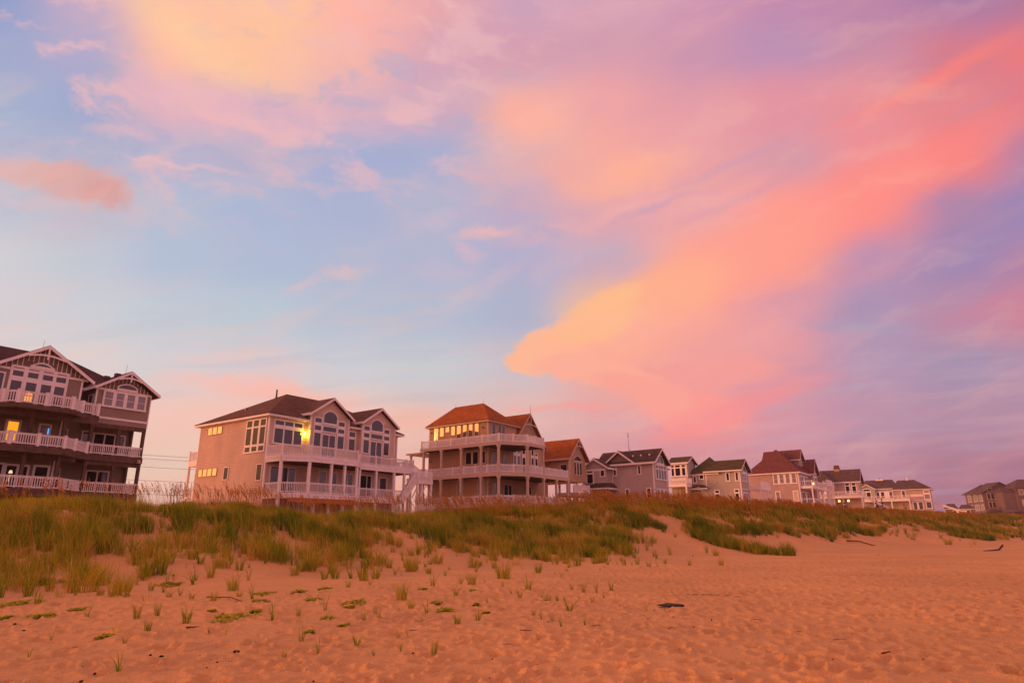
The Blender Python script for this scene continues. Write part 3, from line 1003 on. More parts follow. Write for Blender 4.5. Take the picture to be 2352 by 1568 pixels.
CREEP = [(-5.69, 14.07, 0.69, 1.1), (-6.75, 11.56, 0.23, 0.37), (-9.89, 14.6, 0.42, 0.63), (-10.46, 14.26, 0.34, 0.55), (-10.97, 21.95, 0.64, 0.79), (-7.25, 19.91, 0.5, 0.81), (-6.48, 17.59, 0.32, 0.52), (-5.24, 17.98, 0.4, 0.65), (-6.4, 20.48, 0.42, 0.67), (-3.75, 14.0, 0.25, 0.4), (-5.55, 14.93, 0.17, 0.28), (-9.94, 15.75, 0.32, 0.52), (-6.53, 14.95, 0.14, 0.23), (-3.49, 11.9, 0.13, 0.21), (-5.89, 21.34, 0.38, 0.61), (-1.53, 15.37, 0.37, 0.59), (-3.91, 17.02, 0.57, 0.91), (-3.81, 16.08, 0.21, 0.34), (-1.88, 16.75, 0.22, 0.35), (-2.7, 20.17, 0.22, 0.35), (-1.17, 19.49, 0.21, 0.34), (-0.62, 14.65, 0.16, 0.25), (-0.89, 16.25, 0.14, 0.23), (-3.1, 12.73, 0.17, 0.27), (-12.1, 16.83, 0.72, 1.15), (-14.7, 21.39, 0.9, 0.98), (-12.9, 27.48, 1.18, 1.89)]
COAL = [(-3.85, 8.34, 0.071), (-5.02, 8.26, 0.063), (-5.14, 8.7, 0.061), (-9.62, 13.42, 0.121), (-8.89, 12.66, 0.114), (-11.63, 23.34, 0.135), (-5.12, 9.93, 0.068), (-4.89, 9.78, 0.094), (-4.52, 9.57, 0.032), (-4.42, 9.92, 0.028), (-3.97, 9.45, 0.044), (-3.98, 9.69, 0.05), (-4.04, 10.19, 0.071), (-4.0, 10.21, 0.057), (-3.84, 10.36, 0.048), (-4.05, 10.98, 0.046), (-3.46, 9.68, 0.071), (-3.24, 9.72, 0.044), (-3.27, 9.37, 0.034), (-3.6, 9.35, 0.048), (-3.96, 9.13, 0.03), (-3.12, 8.86, 0.028), (-3.03, 10.17, 0.028), (-2.33, 8.26, 0.037), (-3.02, 9.71, 0.031), (-4.79, 9.85, 0.033), (-5.6, 9.19, 0.028), (-4.59, 8.46, 0.021), (-4.5, 8.53, 0.021), (-2.71, 10.27, 0.023), (-2.63, 8.97, 0.024), (0.03, 12.07, 0.068), (-1.11, 11.55, 0.03), (-1.13, 11.07, 0.029), (-0.85, 10.49, 0.032), (-1.44, 10.01, 0.044), (-0.3, 9.53, 0.037), (-0.96, 9.45, 0.021), (0.29, 9.1, 0.024), (0.55, 8.76, 0.027), (-0.29, 8.31, 0.029), (2.57, 13.41, 0.047), (0.47, 13.67, 0.047), (1.12, 13.99, 0.036), (0.64, 13.15, 0.034), (0.67, 11.4, 0.025), (0.38, 11.09, 0.024), (1.59, 12.36, 0.032), (1.46, 12.18, 0.032), (3.12, 13.69, 0.042), (-0.84, 11.46, 0.03), (0.01, 12.45, 0.027), (-1.83, 10.08, 0.022), (-2.1, 9.74, 0.026), (-0.85, 8.85, 0.019), (-0.57, 8.85, 0.019), (-0.5, 9.21, 0.016), (0.11, 11.3, 0.024), (-0.49, 10.69, 0.023), (2.1, 10.34, 0.032), (0.88, 8.71, 0.023), (1.91, 9.81, 0.022), (2.34, 10.01, 0.022), (2.08, 9.03, 0.02), (7.92, 13.08, 0.086), (24.38, 45.38, 0.134), (3.09, 12.06, 0.048), (3.46, 11.31, 0.036), (3.71, 13.1, 0.059), (4.98, 10.23, 0.049), (4.1, 9.13, 0.035), (3.87, 9.52, 0.044), (4.0, 10.3, 0.029), (6.84, 10.21, 0.032), (5.28, 9.16, 0.032), (3.02, 10.19, 0.023), (3.76, 8.58, 0.02), (2.44, 8.03, 0.033), (4.64, 9.27, 0.022), (11.58, 43.88, 0.137), (4.42, 16.83, 0.038), (5.11, 12.92, 0.036), (6.46, 11.53, 0.034), (5.0, 9.14, 0.027), (2.86, 13.69, 0.022), (2.65, 15.17, 0.017), (3.75, 14.37, 0.02), (2.69, 12.54, 0.022), (3.4, 15.19, 0.03), (3.16, 13.74, 0.032), (2.36, 14.8, 0.03), (3.52, 14.05, 0.027), (2.94, 14.42, 0.034), (2.33, 14.45, 0.034), (3.08, 15.98, 0.026), (3.3, 15.24, 0.037), (3.19, 14.79, 0.018), (2.85, 12.92, 0.022), (2.84, 15.0, 0.027), (2.64, 14.17, 0.027), (2.35, 15.34, 0.031), (3.88, 15.04, 0.038), (2.97, 14.94, 0.035), (3.95, 14.78, 0.028), (3.04, 15.04, 0.034), (2.76, 14.86, 0.016), (4.16, 15.98, 0.019), (3.28, 15.2, 0.019), (2.59, 13.47, 0.031), (3.49, 14.25, 0.016), (3.06, 15.16, 0.036), (3.52, 14.63, 0.037), (2.9, 14.33, 0.028), (3.26, 14.47, 0.024), (2.88, 14.85, 0.016), (3.35, 14.98, 0.037), (3.42, 14.94, 0.026), (2.44, 14.76, 0.028), (4.01, 14.4, 0.036), (3.93, 13.75, 0.03), (4.1, 12.72, 0.033), (3.89, 13.93, 0.015), (3.65, 12.92, 0.014), (4.28, 14.95, 0.017), (4.36, 14.76, 0.031), (3.56, 12.32, 0.027), (4.53, 13.6, 0.029), (4.81, 13.89, 0.025), (4.26, 14.33, 0.023), (3.9, 12.67, 0.025), (3.92, 12.63, 0.028), (4.89, 13.44, 0.03), (4.03, 12.91, 0.03), (4.17, 12.93, 0.022), (4.51, 14.24, 0.022), (3.45, 12.0, 0.021), (4.77, 14.27, 0.022), (4.47, 15.86, 0.027), (4.23, 13.09, 0.025), (4.08, 11.95, 0.028), (4.25, 12.83, 0.03), (4.41, 15.52, 0.024), (4.41, 12.99, 0.03), (4.0, 12.64, 0.021), (-3.81, 9.53, 0.024), (-3.54, 9.65, 0.025), (-3.04, 10.34, 0.018), (-2.88, 9.88, 0.014), (-3.84, 10.34, 0.022), (-3.86, 9.72, 0.016), (-3.51, 9.57, 0.019), (-3.5, 9.15, 0.01), (-3.23, 9.95, 0.025), (-3.11, 10.09, 0.02), (-2.98, 9.62, 0.013), (-3.55, 9.25, 0.018), (-4.09, 9.32, 0.019), (-3.63, 9.49, 0.023), (-4.13, 9.62, 0.016), (-3.29, 9.32, 0.022), (-3.11, 9.2, 0.023), (-3.56, 10.26, 0.011), (-4.26, 10.18, 0.012), (-3.51, 9.44, 0.018), (-3.85, 9.53, 0.022), (-3.45, 9.68, 0.012), (-0.3, 11.5, 0.028), (-0.31, 11.74, 0.02), (-0.66, 11.3, 0.017), (-0.99, 12.09, 0.019), (-0.26, 11.28, 0.013), (-1.4, 11.87, 0.019), (-0.13, 11.48, 0.018), (-1.36, 12.12, 0.019), (-0.2, 12.2, 0.02), (-0.93, 11.29, 0.023), (-1.25, 11.34, 0.019), (-0.42, 11.14, 0.023), (0.11, 11.41, 0.019), (0.61, 12.28, 0.019), (0.41, 12.02, 0.017), (-0.76, 11.57, 0.026), (-1.21, 12.48, 0.027), (-1.01, 12.27, 0.023), (3.43, 9.68, 0.01), (3.34, 9.44, 0.011), (3.34, 9.95, 0.024), (3.27, 9.98, 0.024), (3.43, 9.44, 0.02), (4.14, 11.39, 0.022), (3.35, 10.21, 0.023), (2.84, 10.15, 0.012), (3.77, 11.53, 0.013), (2.94, 9.55, 0.022), (3.18, 9.77, 0.014), (3.11, 10.7, 0.018), (2.97, 9.73, 0.015), (3.14, 9.98, 0.018), (3.6, 10.17, 0.023), (3.28, 9.46, 0.021)]


def build_tufts():
    protos = [tuft_mesh('grass_tuft', nb, 1.0, rd, ti, wd, 100 + i) for i, (nb, rd, ti, wd) in enumerate(
        [(46, 0.16, 0.35, 0.016), (70, 0.2, 0.5, 0.016), (24, 0.12, 0.35, 0.020), (13, 0.09, 0.3, 0.024), (10, 0.14, 0.55, 0.024), (110, 0.26, 0.6, 0.014)])]
    used = set()
    for i, (x, y, h, k, lab) in enumerate(TUFTS):
        h *= 1.15
        p = protos[k]
        if k in used:
            o = p.copy()
            link(o)
        else:
            o = p
            used.add(k)
        o.location = (x, y, float(height(x, y)))
        o.rotation_euler = (0, 0, random.uniform(-0.9, 0.9))
        w = h * random.uniform(0.8, 1.5)
        o.scale = (w, w, h)
        tagp(o, lab or ['thick green tuft of beach grass standing alone on the sand', 'dense mixed green and straw tuft of beach grass on the sand', 'small green tuft of beach grass on the sand', 'thin sprig of a few green grass blades in the sand', 'sparse straw coloured sprig of grass in the sand', 'wide straw and green clump of beach grass on the slope'][k],
             'grass tuft', 'grass tufts scattered on the sand')
    for k, p in enumerate(protos):
        if k not in used:
            bpy.data.objects.remove(p)


def build_creepers():
    for i, (x, y, w, d) in enumerate(CREEP):
        n = int(110 + 460 * w)
        th = rng.uniform(0, 2 * pi, n)
        lob = 1 + 0.35 * np.sin(3 * th + i) + 0.2 * np.sin(5 * th + 2 * i)
        rr = np.sqrt(rng.random(n)) * lob
        px, py = rr * np.cos(th) * w / 2, rr * np.sin(th) * d / 2
        z = height(x + px, y + py) - float(height(x, y)) + rng.uniform(0.005, 0.05, n)
        L = rng.uniform(0.02, 0.045, n)
        fa = rng.uniform(0, 2 * pi, n)
        a = np.stack([np.cos(fa), np.sin(fa), rng.uniform(-0.3, 0.5, n)], -1) * L[:, None]
        b = np.stack([-np.sin(fa), np.cos(fa), rng.uniform(-0.4, 0.4, n)], -1) * (L * 0.7)[:, None]
        c = np.stack([px, py, z], -1)
        V = np.stack([c - a, c - b, c + a, c + b], 1).reshape(-1, 3)
        o = fastmesh('creeping_plant', V, np.arange(n)[:, None] * 4 + np.array([0, 1, 2, 3]), np.zeros((0, 3), int), LEAF, np.repeat(rng.random(n), 4))
        o.location = (x, y, float(height(x, y)))
        tagp(o, 'largest flat mat of green creeping leaves on the sand' if i == 0 else 'small flat patch of green creeping leaves on the sand', 'creeping plant', 'creeping leaf mats on the sand')


def build_coal():
    protos = []
    m = mat('charred_wood', (0.012, 0.008, 0.008), 0.7, 0.3, bump=0.6, bscale=30)
    for j in range(5):
        b = MB()
        rs = np.random.default_rng(50 + j)
        nn, mm = 7, 5
        vs = [(0, 0, -0.5)]
        for a in range(1, mm):
            ph = pi * a / mm
            for q in range(nn):
                t = 2 * pi * q / nn
                k = rs.uniform(0.32, 0.62)
                vs.append((k * sin(ph) * cos(t) * 1.3, k * sin(ph) * sin(t), -0.45 * cos(ph) * rs.uniform(0.7, 1.2)))
        vs.append((0, 0, 0.45))
        fs = [(0, 1 + (q + 1) % nn, 1 + q) for q in range(nn)]
        for a in range(mm - 2):
            for q in range(nn):
                o0 = 1 + a * nn
                fs.append((o0 + q, o0 + (q + 1) % nn, o0 + nn + (q + 1) % nn, o0 + nn + q))
        e = len(vs) - 1
        fs += [(e, e - nn + q, e - nn + (q + 1) % nn) for q in range(nn)]
        b.add(vs, fs)
        protos.append(b.build('charcoal_lump', m))
    for i, (x, y, sz) in enumerate(COAL):
        sz = sz * 0.62
        p = protos[i % 5]
        o = p if i < 5 else link(p.copy())
        o.location = (x, y, float(height(x, y)) + sz * 0.22)
        o.rotation_euler = (random.uniform(-0.3, 0.3), random.uniform(-0.3, 0.3), random.uniform(0, 6.2))
        o.scale = (sz, sz, sz * 0.8)
        tagp(o, 'small black lump of charred driftwood on the open sand', 'charcoal', 'black charcoal lumps on the sand')


def stick(name, pts, r, m, label, cat='driftwood', group=None):
    b = MB()
    x0, y0, _ = pts[0]
    z0 = float(height(x0, y0))
    P = [(x - x0, y - y0, float(height(x, y)) - z0 + dz) for x, y, dz in pts]
    for i in range(len(P) - 1):
        b.cyl(P[i], P[i + 1], r * (1 - 0.7 * i / len(P)), 6, r * (1 - 0.7 * (i + 1) / len(P)))
    o = b.build(name, m)
    o.location = (x0, y0, z0)
    return tagp(o, label, cat, group)


def extra_tufts():
    out = []
    r2 = random.Random(21)
    while len(out) < 150:
        s, n = r2.uniform(1, 30), r2.uniform(18.5, 32)
        e = float(np.interp(s, ES, EN))
        d = e - n
        if d < 0.3 or r2.random() > math.exp(-d / 3.4):
            continue
        x, y = s * SN - n * CS, s * CS + n * SN
        k = r2.choice([0, 1, 2, 2, 3, 3, 4, 4, 5])
        hh = r2.uniform(0.26, 0.80) * (1.15 if k in (1, 5) else 0.9) * (1.25 - 0.09 * d)
        out.append((x, y, max(0.16, hh), k, ''))
    return out


TUFTS = TUFTS + extra_tufts()
build_dune_grass()
build_oats()
build_tufts()
build_creepers()
build_coal()


# ------------------------------------------------------------------ building kit
class House:
    def __init__(self, name, ox, oy, yaw, zg, label, cat='house'):
        self.zg = zg
        self.root = empty(name, (ox, oy, zg), radians(90 - yaw))
        tagp(self.root, label, cat, 'beach houses behind the dune')

    def mb(self):
        return MB(self.zg)

    def part(self, name, m, mb, parent=None, label=None):
        o = mb.build(name, m, parent or self.root)
        if label:
            o['label'] = label
        return o

    # walls -------------------------------------------------------------
    def wall(self, m, boxes=(), shapes=(), name='wall'):
        b = self.mb()
        for x in boxes:
            b.box(*x)
        for s in shapes:
            b.shape(*s)
        return self.part(name, m, b)

    def courses(self, face, c, rects, step=0.19, out=0.022, m=None):
        """real lap boards: each course tips out at its foot"""
        for a0, a1, z0, z1 in rects:
            b = self.mb()
            z = z0
            while z < z1 - 0.02:
                zt = min(z + step, z1)
                if face == 'F':
                    vs = [(a0, c - out, z), (a1, c - out, z), (a1, c - 0.004, zt), (a0, c - 0.004, zt), (a0, c - 0.001, z), (a1, c - 0.001, z)]
                else:
                    vs = [(c - out, a0, z), (c - out, a1, z), (c - 0.004, a1, zt), (c - 0.004, a0, zt), (c - 0.001, a0, z), (c - 0.001, a1, z)]
                b.add(vs, [(0, 1, 2, 3), (0, 4, 5, 1)])
                z += step
            self.part('siding', m, b)

    # windows: grid of panes with casing and mullions ----------------------
    def window(self, face, c, cols, rows, glass=None, trim=0.09, frame=None, proud=0.095, arch=None, sash=False, name='window', rowcols=None, label=None):
        frame = frame or WHITE
        glass = glass or GLASS
        b = self.mb()
        g = self.mb()
        a0, a1 = cols[0][0], cols[-1][1]
        z0, z1 = min(r[0] for r in rows), max(r[1] for r in rows)
        b.pan(face, c, a0 - trim, a1 + trim, z1, z1 + trim, 0.001, proud)
        b.pan(face, c, a0 - trim * 1.2, a1 + trim * 1.2, z0 - trim, z0, 0.001, proud + 0.03)
        b.pan(face, c, a0 - trim, a0, z0, z1, 0.001, proud)
        b.pan(face, c, a1, a1 + trim, z0, z1, 0.001, proud)
        for i in range(len(cols) - 1):
            b.pan(face, c, cols[i][1], cols[i + 1][0], z0, z1, 0.001, proud - 0.006)
        rs = sorted(rows)
        for j in range(len(rs) - 1):
            for (x0, x1) in cols:
                b.pan(face, c, x0, x1, rs[j][1], rs[j + 1][0], 0.001, proud - 0.010)
        for (x0, x1) in cols:
            for (y0, y1) in rs:
                g.pan(face, c, x0, x1, y0, y1, 0.001, 0.058)
                if sash:
                    zm = (y0 + y1) / 2
                    b.pan(face, c, x0, x1, zm - 0.02, zm + 0.02, 0.059, 0.072)
        if arch:
            ax0, ax1, az0, azs, azt = arch      # opening, springing height, crown height
            N = 14
            inner = [(ax0, az0)] + [(ax0 + (ax1 - ax0) * i / N, azs + (azt - azs) * sin(pi * i / N) ** 0.8) for i in range(N + 1)] + [(ax1, az0)]
            cx = (ax0 + ax1) / 2
            outer = []
            for (a, z) in inner:
                k = 1 + 2 * trim / (ax1 - ax0)
                outer.append((cx + (a - cx) * k, az0 + (z - az0) * (1 + trim / max(0.2, azt - az0)) if z > az0 else z))
            b.ringshape(face, c, outer, inner, 0.001, proud + 0.004)
            g.shape(face, c, inner, 0.001, 0.060)
        w = self.part(name, frame, b, None, label)
        self.part('pane', glass, g, w)
        return w

    # roofs ------------------------------------------------------------------
    def gable(self, ax, mid, half, c0, c1, ze, zr, m, wallm=None, face_wall=None, trim=0.22, both=False, brace=False, tw=None, wallc=None, wallz=None):
        """ridge parallel to 'w' (ax='w') at u=mid from w=c0 (seaward) to c1, or parallel to 'u' at w=mid"""
        tw = tw or WHITE
        def P(a, c, z):
            return (a, c, z) if ax == 'w' else (c, a, z)
        th = 0.14
        b = self.mb()
        for s in (-1, 1):
            e = mid + s * half
            vs = [P(mid, c0, zr), P(mid, c1, zr), P(e, c1, ze), P(e, c0, ze), P(mid, c0, zr - th), P(mid, c1, zr - th), P(e, c1, ze - th), P(e, c0, ze - th)]
            b.add(vs, [(0, 1, 2, 3), (7, 6, 5, 4), (0, 3, 7, 4), (1, 5, 6, 2), (3, 2, 6, 7), (0, 4, 5, 1)])
        r = self.part('roof', m, b)
        t = self.mb()
        sl = (zr - ze) / half
        for cc in ([c0, c1] if both else [c0]):
            d = -0.04 if cc == c0 else 0.04
            for s in (-1, 1):
                e = mid + s * half
                # rake board: a plank following the slope
                vs = []
                for q in (cc, cc + d):
                    vs += [P(mid, q, zr - 0.03), P(e, q, ze - 0.03), P(e, q, ze - 0.03 - trim), P(mid, q, zr - 0.03 - trim)]
                t.add(vs, [(0, 1, 2, 3), (7, 6, 5, 4), (0, 4, 5, 1), (1, 5, 6, 2), (2, 6, 7, 3), (3, 7, 4, 0)])
            if brace:
                zz = zr - trim - half * 0.34 * sl
                hw = half * 0.36
                N = 8
                q0, q1 = cc + d * 0.2, cc + d * 1.6
                pts = [(mid - hw + 2 * hw * i / N, zz - 0.06 + 0.22 * sin(pi * i / N)) for i in range(N + 1)]
                for i in range(N):
                    t.beam(P(pts[i][0], (q0 + q1) / 2, pts[i][1]), P(pts[i + 1][0], (q0 + q1) / 2, pts[i + 1][1]), 0.07, 0.13)
                t.beam(P(mid, (q0 + q1) / 2 - 0.01, zr - 0.25), P(mid, (q0 + q1) / 2 - 0.01, zz - 0.18), 0.09, 0.12)
        # eave fascia
        for s in (-1, 1):
            e = mid + s * half
            ca, cb = min(c0, c1), max(c0, c1)
            e0, e1 = (e, e + 0.035 * s)
            vs = [P(e0, ca, ze), P(e1, ca, ze), P(e1, cb, ze), P(e0, cb, ze), P(e0, ca, ze - trim), P(e1, ca, ze - trim), P(e1, cb, ze - trim), P(e0, cb, ze - trim)]
            t.add(vs, [(0, 1, 2, 3), (7, 6, 5, 4), (0, 4, 5, 1), (1, 5, 6, 2), (2, 6, 7, 3), (3, 7, 4, 0)])
        self.part('roof_trim', tw, t, r)
        return r

    def hip(self, u0, u1, w0, w1, ze, r0, r1, zr, m, trim=0.22, tw=None, soffit=True):
        """hip roof over a rectangle (eave line), ridge from r0=(u,w) to r1"""
        tw = tw or WHITE
        b = self.mb()
        th = 0.05
        E = [(u0, w0, ze), (u1, w0, ze), (u1, w1, ze), (u0, w1, ze)]
        R = [(r0[0], r0[1], zr), (r1[0], r1[1], zr)]
        vs = E + R + [(x, y, ze - th) for x, y, _ in E]
        if abs(r0[1] - r1[1]) < 1e-6:
            fs = [(0, 1, 5, 4), (1, 2, 5), (2, 3, 4, 5), (3, 0, 4)]
        else:
            fs = [(0, 1, 4), (1, 2, 5, 4), (2, 3, 5), (3, 0, 4, 5)]
        fs += [(0, 6, 7, 1), (1, 7, 8, 2), (2, 8, 9, 3), (3, 9, 6, 0), (9, 8, 7, 6)]
        b.add(vs, fs)
        r = self.part('roof', m, b)
        t = self.mb()
        t.prism([(u0 + 0.03, w0 + 0.03), (u1 - 0.03, w0 + 0.03), (u1 - 0.03, w1 - 0.03), (u0 + 0.03, w1 - 0.03)], ze - trim, ze - th - 0.003)
        self.part('roof_trim', tw, t, r)
        return r

    # decks --------------------------------------------------------------------
    def deck(self, plan, ztop, th=0.5, m=None, fascia=None, fh=0.0):
        b = self.mb()
        b.prism(plan, ztop - th, ztop)
        d = self.part('deck', m or WOODG, b)
        if fascia:
            t = self.mb()
            for i in range(len(plan) - 1):
                (x0, y0), (x1, y1) = plan[i], plan[i + 1]
                dx, dy = x1 - x0, y1 - y0
                L = sqrt(dx * dx + dy * dy)
                nx, ny = dy / L * 0.03, -dx / L * 0.03
                for za, zb, k in ((ztop - th, ztop - th * 0.45, 1.0), (ztop - th * 0.45, ztop + 0.02, 1.8)):
                    t.beam((x0 + nx * k, y0 + ny * k, (za + zb) / 2), (x1 + nx * k, y1 + ny * k, (za + zb) / 2), 0.03 * k, zb - za)
            self.part('fascia_board', fascia, t, d)
        return d

    def rail(self, pts, z, h=0.95, m=None, post=0.12, gap=0.125, bal=0.04, every=2.6, ends=(1, 1), panel=False, cap=True, z1=None, name='railing'):
        """balustrade along plan points; z1 = height of the last point when it climbs"""
        m = m or WHITE
        b = self.mb()
        n = len(pts)
        tot = sum(sqrt((pts[i + 1][0] - pts[i][0]) ** 2 + (pts[i + 1][1] - pts[i][1]) ** 2) for i in range(n - 1))
        run = 0.0
        for i in range(n - 1):
            (x0, y0), (x1, y1) = pts[i], pts[i + 1]
            L = sqrt((x1 - x0) ** 2 + (y1 - y0) ** 2)
            if z1 is None:
                za = zb = z
            else:
                za = z + (z1 - z) * run / tot
                zb = z + (z1 - z) * (run + L) / tot
            run += L
            b.beam((x0, y0, za + h), (x1, y1, zb + h), 0.09, 0.05)
            b.beam((x0, y0, za + h - 0.08), (x1, y1, zb + h - 0.08), 0.045, 0.07)
            b.beam((x0, y0, za + 0.12), (x1, y1, zb + 0.12), 0.045, 0.08)
            k = max(1, int(round(L / gap)))
            for j in range(1, k):
                f = j / k
                x, y, zz = x0 + (x1 - x0) * f, y0 + (y1 - y0) * f, za + (zb - za) * f
                b.box(x - bal / 2, x + bal / 2, y - bal / 2, y + bal / 2, zz + 0.14, zz + h - 0.1)
            if post:
                kp = max(1, int(round(L / every)))
                for j in range(0 if (i == 0 and ends[0]) or i > 0 else 1, kp + (1 if i == n - 2 and ends[1] else 0)):
                    f = j / kp
                    x, y, zz = x0 + (x1 - x0) * f, y0 + (y1 - y0) * f, za + (zb - za) * f
                    p = post / 2
                    b.box(x - p, x + p, y - p, y + p, zz - 0.02, zz + h + 0.07)
                    if cap:
                        b.box(x - p - 0.02, x + p + 0.02, y - p - 0.02, y + p + 0.02, zz + h + 0.07, zz + h + 0.11)
        return self.part(name, m, b)

    def posts(self, spots, z0, z1, w=0.2, m=None, cap=False, name='post'):
        for (x, y) in spots:
            b = self.mb()
            b.box(x - w / 2, x + w / 2, y - w / 2, y + w / 2, z0, z1)
            if cap:
                b.box(x - w * 0.85, x + w * 0.85, y - w * 0.85, y + w * 0.85, z1 - 0.16, z1 - 0.004)
                b.box(x - w * 0.7, x + w * 0.7, y - w * 0.7, y + w * 0.7, z1 - 0.3, z1 - 0.17)
                b.box(x - w * 0.8, x + w * 0.8, y - w * 0.8, y + w * 0.8, z0 + 0.9, z0 + 1.08)
            self.part(name, m or WHITE, b)

    def board(self, m, boxes, name='corner_board', parent=None):
        for x in boxes:
            o = self.part(name, m, self.mb().box(*x), parent)
        return o


def area_light(name, typ, loc, col, power, size=0.1, parent=None):
    l = bpy.data.lights.new(name, typ)
    l.color = col
    l.energy = power
    l.shadow_soft_size = size
    o = bpy.data.objects.new(name, l)
    link(o, parent)
    o.location = loc
    return o


# ------------------------------------------------------------------ house 1, left edge
def house1():
    H = House('shingled_house', -31.98, 56.0, 34.5, 3.4, 'dark taupe three storey beach house with two batten gables at the left edge')
    z1, z2, z3 = 5.0, 8.05, 10.95
    H.wall(SID1, [(-17, -6.25, 0.8, 11, 3.4, 13.7), (-6.25, 0.0, 2.4, 11, 3.4, 13.4)])
    H.wall(SID1, [(-4.4, 0.0, 0.0, 2.3, 10.6, 13.52)], name='wing_wall')
    H.wall(BAT1, shapes=[('F', 0.0, [(-4.4, 13.53), (0, 13.53), (-2.2, 15.0)], -2.4, 0.012)], name='gable_wall')
    H.wall(SID1, [(-11.85, -5.95, -1.0, 0.78, 10.96, 13.72)], name='bay_wall')
    H.wall(BAT1, shapes=[('F', -1.0, [(-12.1, 13.72), (-5.7, 13.72), (-8.85, 15.75)], -1.7, 0.012)], name='gable_wall')
    # battens
    b = H.mb()
    u = -4.15
    while u < -0.1:
        zt = 13.52 + (2.2 - abs(u + 2.2)) * 0.66
        lo = 13.52
        if -3.1 < u < -1.1:
            lo = 14.12 + 0.1 * (1 - abs(u + 2.1))
        if zt > lo + 0.1:
            b.box(u - 0.022, u + 0.022, -0.045, -0.014, lo, zt)
        u += 0.315
    u = -11.9
    while u < -5.8:
        zt = 13.8 + (3.2 - abs(u + 8.85)) * 0.64
        lo = 13.78
        if -11.05 < u < -7.0:
            lo = 14.0
        if -9.95 < u < -8.0:
            lo = 14.42
        if zt > lo + 0.12:
            b.box(u - 0.025, u + 0.025, -1.05, -1.014, lo, zt)
        u += 0.33
    H.part('batten', WHITE, b)
    # trim
    H.board(WHITE, [(-4.5, -4.36, -0.05, 0.1, 10.6, 13.5), (-0.05, 0.03, -0.035, 0.12, 10.6, 13.5)])
    H.board(WHITE, [(-4.36, -0.05, -0.04, -0.003, 13.36, 13.52), (-4.36, 0.0, -0.045, -0.003, 10.98, 13.36 - 2.2)], 'belt_board')
    H.board(WHITE, [(-12.3, -5.6, -1.06, -1.005, 13.56, 13.74), (-6.08, -5.94, -1.04, -0.9, 10.96, 13.56)], 'belt_board')
    H.board(WHITE, [(-6.32, -6.2, 0.72, 0.79, 5.0, 7.6), (-6.32, -6.2, 0.72, 0.79, 8.05, 10.6)])
    # wing windows with shades
    H.window('F', 0.0, [(-3.78, -3.16), (-2.87, -2.27), (-1.99, -1.38), (-1.10, -0.50)], [(12.12, 13.26)], GLASSC, 0.15, sash=True, arch=None)
    H.window('F', -0.02, [(-2.84, -1.36)], [(13.585, 13.6)], GLASS, 0.10, arch=(-2.84, -1.36, 13.58, 13.80, 14.06), name='arched_window')
    # big bay window
    cc = [(-10.75, -10.07), (-9.78, -9.10), (-8.79, -8.11), (-7.88, -7.20)]
    H.window('F', -1.0, cc, [(11.15, 12.80), (13.16, 13.80)], GLASS, 0.17)
    H.window('F', -1.02, [(-9.62, -8.22)], [(14.02, 14.03)], GLASS, 0.12, arch=(-9.62, -8.22, 14.02, 14.06, 14.34), name='arched_window')
    H.window('F', -1.0, [(-11.75, -11.25)], [(11.15, 13.2)], GLASS, 0.10)
    H.window('F', 0.8, [(-5.78, -5.32)] if False else [(-6.75, -6.45)], [(11.2, 12.8)], GLASS, 0.07)
    H.window('S', -4.4, [(0.5, 1.15)], [(11.5, 12.9)], GLASS, 0.1)
    H.window('F', 2.4, [(-5.75, -5.25)], [(11.1, 12.6), (12.8, 13.1)], GLASS, 0.1)
    # roofs
    H.gable('w', -2.13, 2.66, -0.5, 7.5, 13.55, 15.25, ROOF1, trim=0.24, brace=True)
    H.gable('w', -8.85, 3.55, -1.45, 8.5, 13.62, 15.85, ROOF1, trim=0.26, brace=True)
    H.hip(-17.6, 0.4, 1.6, 11.6, 13.7, (-13.0, 6.2), (-5.0, 6.2), 16.9, ROOF1, 0.25)
    r = H.mb()
    r.box(-3.75, -3.35, 0.6, 1.0, 14.45, 14.72)
    r.box(-3.0, -2.6, 0.4, 0.8, 14.78, 15.06)
    H.part('roof_vent', METAL, r)
    H.part('lightning_rod', METAL, H.mb().cyl((-9.05, -0.6, 15.7), (-9.0, -0.6, 16.35), 0.012, 5))
    H.part('lightning_rod', METAL, H.mb().cyl((-2.45, 0.0, 15.1), (-2.4, 0.0, 15.85), 0.012, 5))
    # decks
    top = [(-17, 0.8), (-17, -2.1), (-11.35, -2.1), (-10.6, -2.9), (-7.05, -2.9), (-5.9, -1.75), (-4.45, -1.3), (-4.45, 0.8)]
    mid = [(-17, 0.8), (-17, -1.6), (-11.2, -1.6), (-10.4, -2.3), (-6.9, -2.3), (-5.75, -1.25), (-4.4, -0.15), (0.0, -0.15), (0.0, 2.4), (-6.0, 2.4)]
    H.deck(top, z3 - 0.02, 0.34, WOODD)
    H.deck(mid, z2 - 0.02, 0.5, WOODD)
    H.deck(mid, z1 - 0.02, 0.5, WOODD)
    H.board(WOODD, [(-4.5, 0.0, 0.0, 0.2, 10.25, 10.6), (-17, -4.6, -1.6, -1.4, 10.2, 10.58), (-17, -5.5, -1.0, -0.8, 7.2, 7.53), (-4.3, 0, 0.02, 0.18, 7.2, 7.52)], 'beam')
    H.rail([(-16.9, -2.02), (-11.35, -2.02), (-10.62, -2.8), (-7.08, -2.8), (-5.95, -1.68), (-4.62, -1.3)], z3 - 0.02, 0.88, post=0.2, every=1.85, bal=0.055, gap=0.17)
    H.rail([(-16.9, -1.52), (-11.2, -1.52), (-10.42, -2.22), (-6.92, -2.22), (-5.8, -1.2), (-4.45, -0.05)], z2 - 0.02, 0.84, post=0.2, every=1.85, bal=0.055, gap=0.16)
